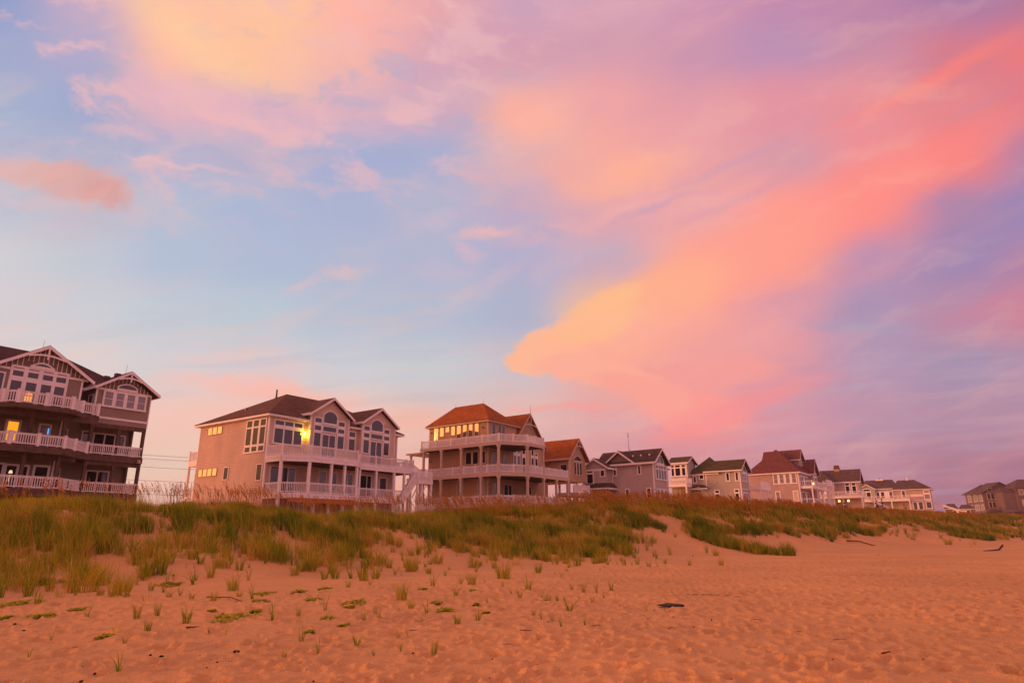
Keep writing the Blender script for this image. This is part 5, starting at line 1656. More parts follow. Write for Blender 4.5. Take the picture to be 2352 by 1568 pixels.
# ------------------------------------------------------------------ the smaller houses down the row
def house4():
    H = House('grey_house', 20.595, 96.0, 36, 3.9, 'grey clapboard house with brown roof and tall arched gable window')
    H.wall(SID4, [(0, 4.9, 0, 6.85, 3.9, 11.3), (-0.0 + 0.0, 4.6, 6.86, 9.5, 3.9, 11.2)])
    H.wall(SID4, [(-2.0, 3.0, 6.8, 10.5, 3.9, 10.85)], name='rear_wall')
    H.wall(mat('brown_gable_panel', (0.24, 0.165, 0.13), 0.7, 0.2, noise=0.1), shapes=[('S', 0.0, [(3.3, 11.55), (7.6, 11.55), (5.42, 13.2)], -0.9, 0.02), ('F', 0.0, [(0, 11.3), (4.9, 11.3), (2.5, 13.3)], -0.9, 0.006)], name='gable_wall')
    H.board(WHITE, [(-0.05, 0.12, -0.05, 0.12, 4.0, 11.3), (-0.05, 0.02, 6.7, 6.88, 8.3, 11.2), (4.8, 4.95, -0.05, 0.1, 4.0, 11.3)])
    H.board(WHITE, [(-0.06, -0.002, 2.95, 8.0, 11.3, 11.5), (-2.06, -2.002, 6.8, 10.5, 10.55, 10.85)], 'belt_board')
    H.window('S', 0.0, [(6.1, 6.42)], [(9.92, 11.05)], DARKIN, 0.16)
    H.window('S', 0.0, [(2.08, 2.38)], [(9.92, 11.05)], DARKIN, 0.16)
    H.window('S', 0.0, [(4.16, 4.58)], [(6.3, 7.7)], DARKIN, 0.16)
    H.window('S', 0.0, [(0.68, 1.15)], [(6.4, 7.7)], DARKIN, 0.16)
    H.window('S', -2.0, [(9.0, 9.95)], [(8.75, 10.1), (10.35, 10.7)], DARKIN, 0.16)
    H.window('S', -2.0, [(7.05, 7.6)], [(9.75, 10.6)], DARKIN, 0.16)
    H.window('S', -2.0, [(8.02, 8.4)], [(6.0, 7.5)], DARKIN, 0.16)
    H.window('S', -2.0, [(6.98 - 0.1, 7.0 + 0.75)], [(6.2, 7.5)], DARKIN, 0.16)
    # porch roof
    r = H.mb()
    r.add([(-3.3, 5.9, 7.95), (-3.3, 10.8, 7.95), (-2.0, 10.8, 8.75), (-2.0, 6.8, 8.75), (-0.0, 5.9, 7.95), (-0.01, 6.6, 8.75)], [(0, 1, 2, 3), (0, 3, 5, 4)])
    H.part('porch_roof', ROOF4, r)
    H.board(WHITE, [(-3.34, -3.29, 5.9, 10.8, 7.72, 7.94), (-3.29, -0.05, 5.86, 5.9, 7.72, 7.94), (-3.2, -3.05, 10.4, 10.55, 3.9, 7.72), (-3.2, -3.05, 8.6, 8.75, 3.9, 7.72)], 'porch_trim')
    # roofs
    H.gable('w', 2.45, 2.95, -0.55, 9.5, 11.52, 13.72, ROOF4, trim=0.28)
    H.gable('u', 5.42, 2.75, -0.45, 3.6, 11.52, 13.55, ROOF4, trim=0.3)
    H.gable('u', 8.6, 2.5, -2.4, 4.0, 10.95, 12.5, ROOF4, trim=0.3)
    H.wall(SID4, shapes=[('S', -2.0, [(6.8, 10.84), (10.5, 10.84), (10.5, 11.1), (8.6, 12.25), (6.8, 11.1)], -1.5, 0.004)], name='gable_wall')
    # arched gable window
    H.window('F', 0.0, [(0.75, 1.5), (1.72, 2.47), (2.66, 3.4), (3.6, 4.35)], [(9.15, 10.5), (10.65, 11.1)], GLASS, 0.16)
    H.window('F', -0.005, [(1.3, 3.7)], [(11.34, 11.35)], GLASS, 0.14, arch=(1.3, 3.7, 11.34, 11.5, 12.6), name='arched_window')
    b = H.mb().box(2.42, 2.56, -0.075, -0.045, 11.36, 12.55)
    H.part('mullion', WHITE, b)
    H.window('F', 0.0, [(0.8, 1.5), (2.0, 2.8), (3.4, 4.1)], [(5.0, 7.6)], GLASS, 0.14)
    # small side bay at the right
    H.wall(SID4, [(4.95, 6.2, 0.4, 5.0, 3.9, 10.7)], name='side_bay')
    H.hip(4.7, 6.6, 0.1, 5.3, 10.9, (5.5, 1.4), (5.5, 4.0), 11.6, ROOF4, 0.15)
    # roof aerial
    b = H.mb()
    b.cyl((1.8, 4.6, 13.2), (1.75, 4.6, 16.4), 0.035, 5, 0.02)
    b.cyl((1.8, 4.6, 14.2), (1.3, 4.3, 13.3), 0.018, 4).cyl((1.8, 4.6, 14.2), (2.3, 4.3, 13.3), 0.018, 4)
    b.cyl((1.5, 4.6, 16.2), (2.05, 4.6, 16.35), 0.03, 4).cyl((1.78, 4.5, 15.9), (1.78, 4.75, 15.9), 0.05, 5)
    H.part('aerial', METAL, b)
    H.part('roof_vent', WHITE, H.mb().box(0.9, 1.1, 3.5, 3.7, 12.6, 12.85).box(0.9, 1.1, 2.2, 2.4, 12.6, 12.85).box(0.9, 1.1, 0.8, 1.0, 12.6, 12.85))


def house5():
    H = House('sage_house', 43.94, 127.0, 35, 4.0, 'sage grey house with olive roof, a square lookout room at its left end')
    H.wall(SID5, [(0, 5.6, 0, 6.7, 4.0, 12.85), (0.02, 5.0, 6.7, 10.2, 4.0, 12.4)])
    H.board(WHITE, [(-0.06, 0.16, -0.06, 0.14, 4.0, 12.8), (-0.06, 0.02, 6.62, 6.82, 10.2, 12.6), (5.5, 5.66, -0.06, 0.1, 4.0, 12.8)])
    H.window('S', 0.0, [(2.15, 2.6)], [(11.15, 12.55)], DARKIN, 0.2)
    H.window('S', 0.0, [(0.4, 0.8)], [(11.1, 12.55)], DARKIN, 0.2)
    H.window('S', 0.0, [(7.25, 7.95)], [(11.75, 12.45)], DARKIN, 0.18)
    H.window('S', 0.0, [(8.8, 9.2)], [(11.1, 12.2)], DARKIN, 0.18)
    H.window('S', 0.0, [(4.4, 5.08)], [(7.2, 8.6), (8.9, 9.3)], DARKIN, 0.2)
    H.window('S', 0.0, [(0.6, 1.22)], [(7.1, 8.6), (8.9, 9.3)], DARKIN, 0.2)
    r = H.mb()
    r.add([(-0.9, 6.3, 9.9), (-0.9, 10.2, 9.9), (-0.0, 9.4, 10.6), (-0.0, 7.4, 10.6), (-0.0, 6.3, 9.9), (0, 10.2, 9.9)], [(0, 1, 2, 3), (0, 3, 4), (1, 5, 2)])
    H.part('porch_roof', ROOF5, r)
    H.board(WHITE, [(-0.95, -0.9, 6.3, 10.2, 9.65, 9.9)], 'porch_trim')
    H.gable('w', 2.8, 3.55, -0.6, 7.0, 13.05, 15.35, ROOF5, trim=0.24)
    H.hip(-0.5, 8.5, 4.0, 10.6, 12.7, (4.2, 7.0), (4.4, 7.0), 16.4, ROOF5, 0.24)
    H.wall(SID5, shapes=[('F', 0.0, [(0, 12.8), (5.6, 12.8), (2.8, 14.9)], -0.9, 0.004)], name='gable_wall')
    H.window('F', 0.0, [(0.9, 1.7), (2.0, 2.7), (3.0, 3.7), (4.0, 4.7)], [(11.1, 12.4)], GLASS, 0.16)
    H.window('F', -0.006, [(1.5, 4.2)], [(12.72, 12.73)], GLASS, 0.14, arch=(1.5, 4.2, 12.72, 12.9, 14.0), name='arched_window')
    H.window('F', 0.0, [(0.9, 1.6), (1.9, 2.6), (2.9, 3.6), (3.9, 4.6)], [(7.0, 8.7), (8.9, 9.4)], GLASS, 0.16)
    # lookout room
    H.wall(SID5, [(-2.0, 3.0, 9.75, 13.2, 4.0, 14.9)], name='lookout_wall')
    H.gable('w', 0.5, 3.0, 9.3, 13.8, 14.98, 16.4, ROOF5, trim=0.28)
    H.wall(SID5, shapes=[('F', 9.75, [(-2.0, 14.8), (3.0, 14.8), (0.5, 16.1)], -1.0, 0.004)], name='gable_wall')
    H.window('S', -2.0, [(10.1, 10.75), (11.15, 12.15), (12.45, 12.95)], [(12.45, 13.9), (14.12, 14.5)], DARKIN, 0.2)
    H.board(WHITE, [(-2.06, -2.0, 9.72, 13.2, 11.5, 11.75), (-2.06, -1.9, 9.7, 9.86, 11.5, 14.7)], 'belt_board')
    # rear deck of the lookout
    H.deck([(-5.0, 9.0), (-5.0, 14.0), (-2.0, 14.0), (-2.0, 9.0)], 10.6, 0.5, WHITE)
    H.rail([(-2.1, 9.0), (-5.0, 9.0), (-5.0, 14.0)], 10.6, 1.1, bal=0.08, gap=0.25)
    H.posts([(-4.9, 9.1), (-4.9, 13.9)], 4.0, 10.1, 0.25, WHITE)
    b = H.mb()
    for k in range(12):
        b.box(-3.0, -2.0, 7.4 - k * 0.28, 7.7 - k * 0.28, 10.0 - k * 0.28 - 0.04, 10.0 - k * 0.28)
    H.part('stair', WHITE, b)
    # seaward screened porch
    H.deck([(5.0, 0.3), (5.0, -2.4), (12.5, -2.4), (12.5, 0.3)], 10.05, 0.55, WHITE)
    b = H.mb().box(5.1, 12.4, -2.35, -2.30, 10.1, 11.1)
    H.part('parapet', WHITE, b)
    H.posts([(5.2, -2.2), (7.0, -2.2), (8.8, -2.2), (10.6, -2.2), (12.3, -2.2)], 4.0, 9.5, 0.22, WHITE)
    H.rail([(5.2, -2.25), (12.3, -2.25)], 6.2, 1.0, post=0, bal=0.08, gap=0.25)
    H.deck([(5.0, 0.3), (5.0, -2.4), (12.5, -2.4), (12.5, 0.3)], 6.2, 0.4, WHITE)
    H.part('wall_vent', WHITE, H.mb().cyl((-0.02, 5.0, 10.9), (-0.18, 5.0, 10.85), 0.14, 8, 0.1))


def house6():
    H = House('maroon_roofed_house', 63.01, 145.0, 36, 4.0, 'warm grey house with a huge stepped maroon brown roof')
    H.wall(SID6, [(0, 11, 0, 10.8, 4.0, 14.0)])
    H.board(WHITE, [(-0.06, 0.2, -0.06, 0.16, 4.0, 13.95)])
    H.window('S', 0.0, [(0.55, 1.35), (1.88, 2.65), (3.15, 3.95), (4.45, 5.2)], [(11.85, 13.78)], GLASSC, 0.22, sash=True)
    H.window('S', 0.0, [(4.4, 5.1)], [(8.05, 9.95)], GLASSC, 0.22, sash=True)
    H.window('S', 0.0, [(0.62, 1.38)], [(8.05, 9.95)], BLIND, 0.22, sash=True)
    H.hip(-0.65, 11.6, -0.65, 11.4, 14.2, (5.3, 5.4), (5.6, 5.4), 20.0, ROOF6, 0.3)
    H.gable('w', 8.2, 2.6, 0.4, 9.0, 17.4, 19.9, ROOF6, trim=0.18, both=True)
    H.wall(SID6, shapes=[('F', 0.9, [(6.4, 16.0), (10.0, 16.0), (10.0, 17.6), (8.2, 19.2), (6.4, 17.6)], -2.5, 0.0)], name='dormer_wall')
    H.gable('w', 12.7, 3.2, -1.4, 6.4, 14.3, 17.9, ROOF6, trim=0.2)
    H.wall(SID6, [(10.2, 15.2, -0.8, 5.0, 4.0, 14.4)], [('F', -0.8, [(10.2, 14.3), (15.2, 14.3), (12.7, 17.2)], -2.0, 0.004)], name='wing_wall')
    H.window('F', -0.8, [(10.7, 11.6), (12.1, 13.1), (13.6, 14.5)], [(11.4, 13.6), (13.9, 14.4)], GLASS, 0.2)
    H.window('F', 0.0, [(1.2, 2.4), (2.8, 4.0), (5.6, 6.8), (7.2, 8.4)], [(11.2, 13.3)], GLASS, 0.2)
    H.window('F', 0.0, [(1.2, 2.4), (2.8, 4.0), (6.0, 7.2)], [(7.6, 9.8)], DARKIN, 0.2, name='sliding_door')
    H.deck([(0.3, 0), (0.3, -2.6), (16.5, -2.6), (16.5, 0)], 11.0, 0.45, WHITE)
    H.deck([(0.3, 0), (0.3, -2.6), (16.5, -2.6), (16.5, 0)], 7.2, 0.4, WHITE)
    gr = mat('clear_rail_panel', (0.16, 0.09, 0.08), 0.1, 0.5)
    for zz in (11.0, 7.2):
        H.rail([(0.4, -0.1), (0.4, -2.5), (16.4, -2.5)], zz, 1.15, m=WHITE, post=0.2, every=3.0, bal=0.03, gap=0.5)
    H.posts([(0.45, -2.4), (5.5, -2.4), (10.5, -2.4), (16.2, -2.4)], 3.4, 10.6, 0.26, WHITE)
    lm = mat('string_light_lit', (1, 0.8, 0.4), 0.4, emit=(1.0, 0.72, 0.2), estr=3.0)
    H.part('porch_light', lm, H.mb().cyl((1.6, -2.5, 11.35), (1.6, -2.5, 11.75), 0.2, 8, 0.2))
    # outside stair on the far side
    b = H.mb()
    b.beam((17.0, -3.4, 7.4), (21.5, -3.0, 12.4), 0.12, 0.4)
    b.beam((17.0, -2.4, 7.4), (21.5, -2.0, 12.4), 0.12, 0.4)
    for k in range(14):
        f = k / 14
        b.box(17.0 + 4.5 * f, 17.3 + 4.5 * f, -3.4, -2.1, 7.5 + 5 * f - 0.05, 7.5 + 5 * f)
    H.part('stair', WHITE, b)
    H.deck([(16.5, -2.6), (16.5, -0.5), (22.5, -0.5), (22.5, -2.6)], 12.2, 0.3, WHITE)
    H.rail([(16.6, -2.5), (22.4, -2.5), (22.4, -0.6)], 12.2, 1.1, post=0.16, bal=0.06, gap=0.4)
    H.posts([(19.5, -2.5), (22.4, -2.5), (17.2, -2.5)], 3.4, 12.1, 0.24, WHITE)



def house7():
    H = House('chimney_house', 88.05, 168.0, 34, 4.0, 'pinkish beige house with a chimney just right of the maroon roofed house')
    H.wall(SID7, [(0, 7, 0, 5.5, 4.0, 13.5), (-2.2, 6, 5.5, 11.5, 4.0, 13.3)])
    H.gable('w', 3.5, 4.1, -0.6, 9.0, 13.6, 17.0, ROOF7, trim=0.25)
    H.wall(SID7, shapes=[('F', 0.0, [(0, 13.4), (7, 13.4), (3.5, 16.4)], -0.9, 0.004)], name='gable_wall')
    H.hip(-2.8, 7.5, 5.2, 12.2, 13.5, (1.6, 8.7), (3.2, 8.7), 16.9, ROOF7, 0.22)
    c = H.part('chimney', mat('orange_brick', (0.52, 0.26, 0.14), 0.8, 0.1, noise=0.15, nscale=4), H.mb().box(3.0, 4.2, 4.3, 5.6, 15.5, 17.3))
    H.part('chimney_cap', mat('dark_chimney_cap', (0.13, 0.06, 0.05), 0.7), H.mb().box(2.85, 4.35, 4.15, 5.75, 17.3, 17.5).box(3.05, 4.15, 4.35, 5.55, 17.5, 18.2), c)
    for a0, a1 in ((0.7, 1.5), (2.2, 3.0)):
        H.window('S', 0.0, [(a0, a1)], [(10.8, 12.5), (12.7, 13.2)], DARKIN, 0.2)
    H.window('S', -2.2, [(6.6, 7.2), (8.0, 8.8), (9.6, 10.4)], [(10.6, 12.6)], DARKIN, 0.22)
    H.deck([(-5, -1), (-5, 12), (-0.1, 12), (-0.1, -1)], 9.9, 0.5, WHITE)
    H.rail([(-0.5, -0.9), (-4.9, -0.9), (-4.9, 11.9)], 9.9, 1.1, bal=0.07, gap=0.3)
    H.posts([(-4.9, -0.9), (-4.9, 3.4), (-4.9, 7.6), (-4.9, 11.9)], 4.0, 9.4, 0.3, WHITE)
    lm = MATS['string_light_lit']
    for a in (4.3, 2.2):
        H.part('porch_light', lm, H.mb().cyl((-5.05, a, 8.5), (-5.05, a, 8.95), 0.24, 8, 0.24))
    b = H.mb()
    b.beam((-5.2, -1.2, 9.8), (-5.2, -8.5, 5.2), 0.15, 0.5)
    b.beam((-6.3, -1.2, 9.8), (-6.3, -8.5, 5.2), 0.15, 0.5)
    for k in range(14):
        f = (k + 0.5) / 14
        b.box(-6.3, -5.2, -1.2 - 7.3 * f - 0.15, -1.2 - 7.3 * f + 0.15, 9.7 - 4.6 * f, 9.76 - 4.6 * f)
    H.part('stair', WHITE, b)

    H = House('long_low_house', 119.83, 190.0, 34, 4.0, 'long pale green and tan house with a small white trimmed front gable')
    H.wall(lap('pale_green_siding', (0.45, 0.42, 0.32), 0.17), [(0.6, 8, 8.4, 18.0, 4.0, 13.4)])
    H.wall(SID7, [(0, 8, 0, 8.4, 4.0, 12.9)])
    H.hip(0.0, 9.4, 7.6, 18.6, 13.55, (4.6, 9.3), (4.6, 16.6), 16.3, ROOF7, 0.25)
    H.hip(-0.7, 8.8, -0.7, 9.4, 13.05, (4.0, 3.6), (4.0, 8.0), 15.9, ROOF7, 0.25)
    H.gable('u', 16.0, 2.4, -0.6, 4.0, 13.45, 14.95, ROOF7, trim=0.28)
    H.wall(MATS['pale_green_siding'], [(-0.2, 0.8, 13.9, 18.0, 4.0, 13.4)], [('S', -0.2, [(13.9, 13.4), (18.0, 13.4), (15.95, 14.7)], -0.6, 0.004)], name='porch_wall')
    H.window('S', -0.2, [(15.2, 16.9)], [(12.9, 13.4)], DARKIN, 0.2)
    H.window('S', -0.2, [(15.2, 16.2)], [(10.8, 12.5)], DARKIN, 0.2, name='door')
    H.window('S', 0.6, [(9.6, 10.3), (11.7, 12.5), (13.0, 13.6)], [(10.8, 12.5)], GLASS, 0.22)
    H.window('S', 0.0, [(6.3, 7.0)], [(10.8, 12.6)], GLASS, 0.22)
    H.board(WHITE, [(-0.1, -0.01, 1.9, 5.0, 10.9, 11.5), (-0.1, -0.01, 0.0, 5.0, 9.75, 10.0)], 'belt_board')
    H.window('S', 0.0, [(0.3, 1.5)], [(10.2, 11.4), (11.9, 12.4)], GLASSC, 0.25)
    H.window('S', 0.0, [(0.3, 1.4)], [(7.6, 9.3)], GLASS, 0.25)
    H.window('S', 0.0, [(2.4, 3.3), (3.8, 4.6)], [(7.3, 9.3)], GLASS, 0.25)
    H.deck([(-3.5, 5.2), (-3.5, 19.0), (-0.2, 19.0), (0.6, 5.2)], 10.2, 0.55, WHITE)
    H.rail([(-3.4, 5.3), (-3.4, 18.9)], 10.2, 1.0, bal=0.08, gap=0.35)
    H.posts([(-3.4, 5.3), (-3.4, 9.8), (-3.4, 14.2), (-3.4, 18.8)], 4.0, 9.65, 0.3, WHITE)
    H.part('vent_pipe', WHITE, H.mb().cyl((4.0, 5.3, 15.5), (4.0, 5.3, 16.8), 0.25, 8))
    H.part('vent_pipe', METAL, H.mb().cyl((4.6, 12.6, 16.0), (4.6, 12.6, 17.0), 0.12, 6))
    H.part('skylight', WHITE, H.mb().box(3.2, 4.6, 11.6, 13.6, 16.0, 16.5))
    b = H.mb()
    b.beam((2.0, -0.6, 9.0), (2.0, -7.5, 6.2), 0.15, 0.5)
    b.beam((3.3, -0.6, 9.0), (3.3, -7.5, 6.2), 0.15, 0.5)
    b.box(2.0, 3.3, -0.9, 0.0, 8.9, 9.05)
    for k in range(14):
        f = (k + 0.5) / 14
        b.box(2.0, 3.3, -0.6 - 6.9 * f - 0.15, -0.6 - 6.9 * f + 0.15, 8.9 - 2.8 * f, 8.96 - 2.8 * f)
    H.part('stair', WHITE, b)

    H = House('low_roofed_house', 168.64, 260.0, 34, 4.2, 'low brown roofed house peeping over the dune beyond the long pale house')
    H.wall(SID8, [(0, 8, -9, 0, 4.2, 9.4)])
    H.hip(-0.6, 8.6, -4.4, 0.6, 9.4, (4, -3.2), (4, -0.8), 11.4, ROOF7, 0.25)
    H.hip(-0.8, 8.8, -9.8, -4.2, 9.3, (4, -8.2), (4, -5.4), 11.0, ROOF7, 0.25)
    H.window('S', 0.0, [(-7.8, -6.8), (-3.4, -2.4)], [(7.0, 8.6)], DARKIN, 0.2)


def house8():
    H = House('far_brown_house', 191.59, 270.0, 95, 4.4, 'distant brown shingled house with one wide front gable standing alone')
    H.wall(SID8, [(0, 13.5, 0, 12.5, 6.5, 16.0)])
    H.wall(SID8, shapes=[('F', 0.0, [(0.0, 15.9), (13.5, 15.9), (6.8, 19.7)], -1.0, 0.004)], name='gable_wall')
    H.gable('w', 6.8, 8.2, -0.9, 8.0, 15.75, 20.2, ROOF7, trim=0.2, tw=SID8)
    H.hip(-0.9, 9.0, 5.0, 13.4, 15.9, (4.5, 8.0), (6.0, 8.0), 19.6, ROOF7, 0.2, SID8)
    for a in ((1.6, 2.6), (3.0, 4.0), (8.0, 9.0), (9.4, 10.4)):
        H.window('F', 0.0, [a], [(13.4, 15.6)], GLASS, 0.25, frame=TRIM_TAN)
        H.window('F', 0.0, [a], [(10.0, 12.2)], GLASS, 0.25, frame=TRIM_TAN)
    H.window('F', 0.0, [(2.2, 3.6)], [(16.6, 17.6)], GLASS, 0.2, frame=TRIM_TAN)
    for a in ((1.0, 2.6), (4.0, 6.5), (8.5, 10.5)):
        H.window('S', 0.0, [a], [(12.8, 15.2)], GLASSC, 0.25, frame=TRIM_TAN)
        H.window('S', 0.0, [a], [(9.2, 11.2)], GLASSC, 0.25, frame=TRIM_TAN)
    H.deck([(-1, 0), (-1, -3.5), (21, -3.5), (21, 0)], 9.2, 0.6, SID8)
    H.rail([(-0.9, -3.4), (20.9, -3.4)], 9.2, 1.0, m=SID8, bal=0.09, gap=0.4)
    H.posts([(-0.8, -3.3), (4, -3.3), (8.5, -3.3), (13, -3.3), (17, -3.3), (20.8, -3.3)], 3.6, 8.6, 0.4, SID8, name='piling')
    H.posts([(0.5, 0.5), (5, 0.5), (9, 0.5), (13, 0.5)], 3.6, 6.5, 0.4, SID8, name='piling')

    H = House('far_dark_house', 199.3, 262.0, 95, 4.4, 'distant dark brown house with hip roof cut by the right edge')
    H.wall(SID8, [(0, 16, 0, 9, 6.5, 17.4), (-4.5, 0, 1.0, 7, 6.5, 16.3)])
    H.hip(-0.9, 17, -0.9, 9.9, 17.5, (4.2, 4.5), (12.0, 4.5), 20.9, ROOF7, 0.25, SID8)
    H.hip(-5.2, 1.0, 0.4, 7.8, 16.3, (-3.4, 4.0), (-0.5, 4.0), 17.5, ROOF7, 0.2, SID8)
    H.window('F', 0.0, [(1.2, 2.4)], [(14.8, 16.6)], GLASSC, 0.25, frame=TRIM_TAN)
    H.window('F', 0.0, [(3.2, 5.0)], [(14.4, 16.6)], BLIND, 0.25, frame=TRIM_TAN)
    H.window('F', 0.0, [(1.6, 3.4)], [(10.6, 12.6)], BLIND, 0.25, frame=TRIM_TAN)
    H.deck([(-5, 0), (-5, -3.5), (16, -3.5), (16, 0)], 8.8, 0.6, SID8)
    H.posts([(-4.8, -3.3), (0, -3.3), (5, -3.3)], 3.6, 8.2, 0.4, SID8, name='piling')


# ------------------------------------------------------------------ things on and behind the dune
def sand_fence(p, q, label, hgt=1.0, gap=0.17, mm=None):
    b = MB()
    x0, y0 = p
    L = sqrt((q[0] - x0) ** 2 + (q[1] - y0) ** 2)
    n = int(L / gap)
    z0 = float(height(x0, y0))
    for k in range(n):
        f = k / n
        x, y = x0 + (q[0] - x0) * f + random.uniform(-0.02, 0.02), y0 + (q[1] - y0) * f + 0.25 * sin(f * 9)
        z = float(height(x, y))
        h = hgt * random.uniform(0.86, 1.08) * (0.85 + 0.2 * sin(f * 13))
        lean = random.uniform(-0.05, 0.05)
        b.beam((x - x0, y - y0, z - z0 - 0.2), (x - x0 + lean, y - y0 + random.uniform(-0.03, 0.03), z - z0 + h), 0.045, 0.012)
    for hh in (0.3, 0.75):
        for k in range(0, n - 4, 4):
            pt = []
            for kk in (k, k + 4):
                f = kk / n
                x, y = x0 + (q[0] - x0) * f, y0 + (q[1] - y0) * f + 0.25 * sin(f * 9)
                pt.append((x - x0, y - y0, float(height(x, y)) - z0 + hh * hgt))
            b.cyl(pt[0], pt[1], 0.008, 4)
    o = b.build('sand_fence', mm or WOODG)
    o.location = (x0, y0, z0)
    tagp(o, label, 'fence')


def shrub(x, y, w, h, label, tall=()):
    z0 = float(height(x, y))
    r = empty('dune_shrub', (x, y, z0))
    tagp(r, label, 'shrub', 'dark shrubs behind the far dune')
    st = MB()
    n = int(1500 * w * h / 8)
    cl = [(rng.uniform(-w / 2, w / 2), rng.uniform(-w * 0.3, w * 0.3), rng.uniform(0.35, 0.85) * h, rng.uniform(0.35, 0.7)) for _ in range(int(8 + 3 * w))]
    cl = [(a, b, c * (1 - 0.55 * abs(a) / (w / 2)), d) for a, b, c, d in cl]
    for (ax, hh) in tall:
        cl += [(ax + rng.uniform(-0.15, 0.15), 0.0, hh * f, 0.32 * (1.15 - f)) for f in (0.6, 0.75, 0.9, 1.0)]
    for a, b, c, d in cl:
        st.cyl((a * 0.5, b * 0.5, -0.1), (a, b, c), 0.05, 5, 0.015)
    st.build('stem', WOODD, r)
    i = rng.integers(0, len(cl), n)
    ca = np.array(cl)[i]
    dv = rng.normal(0, 1, (n, 3))
    dv /= np.linalg.norm(dv, axis=1)[:, None]
    c = ca[:, :3] + dv * (ca[:, 3] * rng.uniform(0.5, 1.05, n))[:, None] * np.array([1, 1, 0.75])
    L = rng.uniform(0.05, 0.13, n)
    t1 = rng.normal(0, 1, (n, 3))
    t1 /= np.linalg.norm(t1, axis=1)[:, None]
    t2 = np.cross(t1, dv)
    t2 /= (np.linalg.norm(t2, axis=1)[:, None] + 1e-6)
    V = np.stack([c - t1 * L[:, None], c - t2 * L[:, None] * 0.6, c + t1 * L[:, None], c + t2 * L[:, None] * 0.6], 1).reshape(-1, 3)
    o = fastmesh('foliage', V, np.arange(n)[:, None] * 4 + np.array([0, 1, 2, 3]), np.zeros((0, 3), int), BUSH, np.repeat(np.clip(rng.normal(0.4, 0.25, n), 0, 1), 4))
    o.parent = r


def utility():
    # two poles behind the houses and the wires between them
    P = [(-66.0, 92.0), (-36.5, 112.0)]
    lv = [13.9, 13.35, 12.1, 10.1, 8.1]
    for i, (x, y) in enumerate(P):
        r = empty('utility_pole', (x, y, 3.0))
        tagp(r, 'wooden utility pole behind the ' + ('dark taupe house' if i == 0 else 'cream house'), 'pole')
        MB().cyl((0, 0, -0.5), (0, 0, 11.6), 0.16, 8, 0.11).build('pole', WOODD, r)
        MB().beam((-1.1, 0, 10.9), (1.1, 0, 10.9), 0.1, 0.12).build('crossarm', WOODD, r)
    for k, z in enumerate(lv):
        b = MB()
        N = 14
        for i in range(N):
            q = []
            for j in (i, i + 1):
                f = j / N
                q.append(((P[1][0] - P[0][0]) * f, (P[1][1] - P[0][1]) * f, -0.5 * sin(pi * f)))
            b.cyl(q[0], q[1], 0.022, 4)
        o = b.build('utility_wire', METAL)
        o.location = (P[0][0], P[0][1], z)
        tagp(o, ['topmost', 'second', 'third', 'fourth', 'lowest'][k] + ' of the thin utility wires between the taupe house and the cream house', 'wire', 'utility wires')


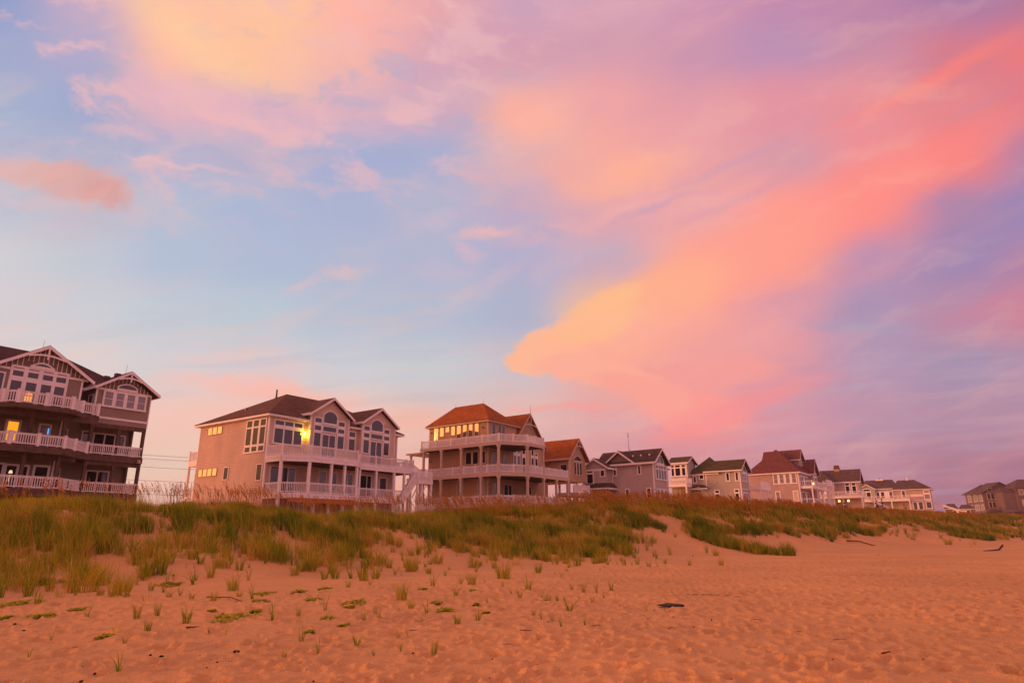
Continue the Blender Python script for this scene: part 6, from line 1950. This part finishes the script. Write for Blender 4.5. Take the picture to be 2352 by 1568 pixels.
def clutter():
    blk = mat('wet_black_wood', (0.02, 0.010, 0.010), 0.6, 0.3, bump=0.5, bscale=14)
    dw = mat('reddish_driftwood', (0.20, 0.075, 0.05), 0.8, 0.15, noise=0.3, nscale=8)
    gw = mat('grey_driftwood', (0.34, 0.20, 0.15), 0.85, 0.1, noise=0.3, nscale=8)
    x, y = 3.55, 15.7
    b = MB()
    b.add([(-0.30, 0.08, 0.02), (-0.05, -0.10, -0.01), (0.30, -0.06, 0.0), (0.26, 0.05, 0.05), (-0.05, 0.12, 0.07), (-0.28, 0.09, 0.035), (-0.05, -0.09, 0.035), (0.29, -0.05, 0.04)],
          [(5, 6, 7, 3, 4), (0, 1, 6, 5), (1, 2, 7, 6), (2, 3, 7), (0, 5, 4), (0, 4, 3, 2, 1)])
    o = b.build('charred_board', blk)
    o.location = (x, y, float(height(x, y)) + 0.01)
    tagp(o, 'flat black charred board lying on the sand', 'board')
    stick('driftwood_log', [(33.6, 68.1, 0.1), (34.6, 67.7, 0.2), (35.6, 67.3, 0.1), (36.0, 67.2, 0.03)], 0.09, dw, 'long reddish driftwood log at the foot of the dune grass')
    stick('driftwood_log', [(38.6, 53.4, 0.38), (37.9, 52.9, 0.10), (37.2, 52.7, 0.05), (36.6, 52.8, 0.02)], 0.075, blk, 'dark forked driftwood log with one end raised near the right edge')
    stick('driftwood_stick', [(4.6, 18.3, 0.01), (5.2, 17.9, 0.015), (5.7, 17.4, 0.01)], 0.010, dw, 'thin brown driftwood stick right of the charred board')
    stick('driftwood_stick', [(4.93, 9.49, 0.02), (5.10, 9.59, 0.03)], 0.014, dw, 'short red brown stick on the right foreground sand')
    stick('driftwood_stick', [(-5.9, 12.55, 0.03), (-5.7, 12.62, 0.03)], 0.014, blk, 'short black stick between the sprigs at the left')
    stick('driftwood_stick', [(-2.3, 12.3, 0.02), (-1.9, 12.0, 0.02), (-1.6, 11.9, 0.03)], 0.012, gw, 'thin bent grey stick lying left of centre')
    stick('driftwood_stick', [(0.1, 11.9, 0.02), (0.35, 11.75, 0.03), (0.52, 11.7, 0.02)], 0.012, dw, 'thin stick on the sand near the bottom centre')
    stick('driftwood_stick', [(-8.2, 18.4, 0.03), (-7.4, 18.0, 0.06), (-6.9, 17.5, 0.02)], 0.018, dw, 'bent brown stick at the toe of the dune, left side')
    # broken cane beside the vines, tyre-thin dead twigs
    rs = random.Random(5)
    for k in range(9):
        cx, cy = rs.uniform(-8.5, 6), rs.uniform(10.5, 19)
        a = rs.uniform(-0.6, 0.6)
        L = rs.uniform(0.12, 0.35)
        stick('dead_twig', [(cx, cy, 0.015), (cx + L * 0.5, cy + a * L * 0.5, 0.03), (cx + L, cy + a * L, 0.01)], rs.uniform(0.005, 0.010), gw if k % 2 else dw,
              'thin dead twig lying on the sand', 'twig', 'dead twigs on the sand')
    sand_fence((-20.9, 40.3), (-14.0, 46.2), 'weathered slat sand fence on the crest before the cream house', 1.45)
    sand_fence((-12.2, 51.5), (-3.8, 55.5), 'weathered slat sand fence between the cream house and the tan house', 1.6)
    shrub(60.5, 113.0, 4.6, 1.9, 'dark green shrub at the left end of the far shrub row')
    shrub(64.0, 116.0, 5.2, 2.1, 'widest dark green shrub, in the middle of the far shrub row', tall=((-0.6, 3.0), (0.5, 3.1)))
    shrub(68.5, 118.0, 4.4, 1.8, 'dark green shrub right of the middle in the far shrub row', tall=((0.9, 2.4),))
    shrub(72.5, 121.0, 3.8, 1.2, 'low dark shrub at the right end of the far shrub row')
    shrub(55.0, 110.5, 1.0, 2.3, 'small upright dark bush in front of the chimney house', tall=((0.0, 3.0),))


house1()
house2()
house3()
house4()
house5()
house6()
house7()
house8()
utility()
clutter()


# ------------------------------------------------------------------ sea haze
def haze():
    b = MB().box(-640, 640, -640, 640, -1.5, 21.5)
    m = bpy.data.materials.new('evening_haze')
    m.use_nodes = True
    m.node_tree.nodes.clear()
    t = NT(m.node_tree)
    v = t.new('ShaderNodeVolumePrincipled')
    v.inputs['Color'].default_value = (0.95, 0.84, 0.86, 1)
    v.inputs['Density'].default_value = 0.0003
    v.inputs['Anisotropy'].default_value = 0.0
    out = t.new('ShaderNodeOutputMaterial')
    t.l.new(v.outputs[0], out.inputs['Volume'])
    o = b.build('haze', m)
    tagp(o, kind='stuff')


haze()
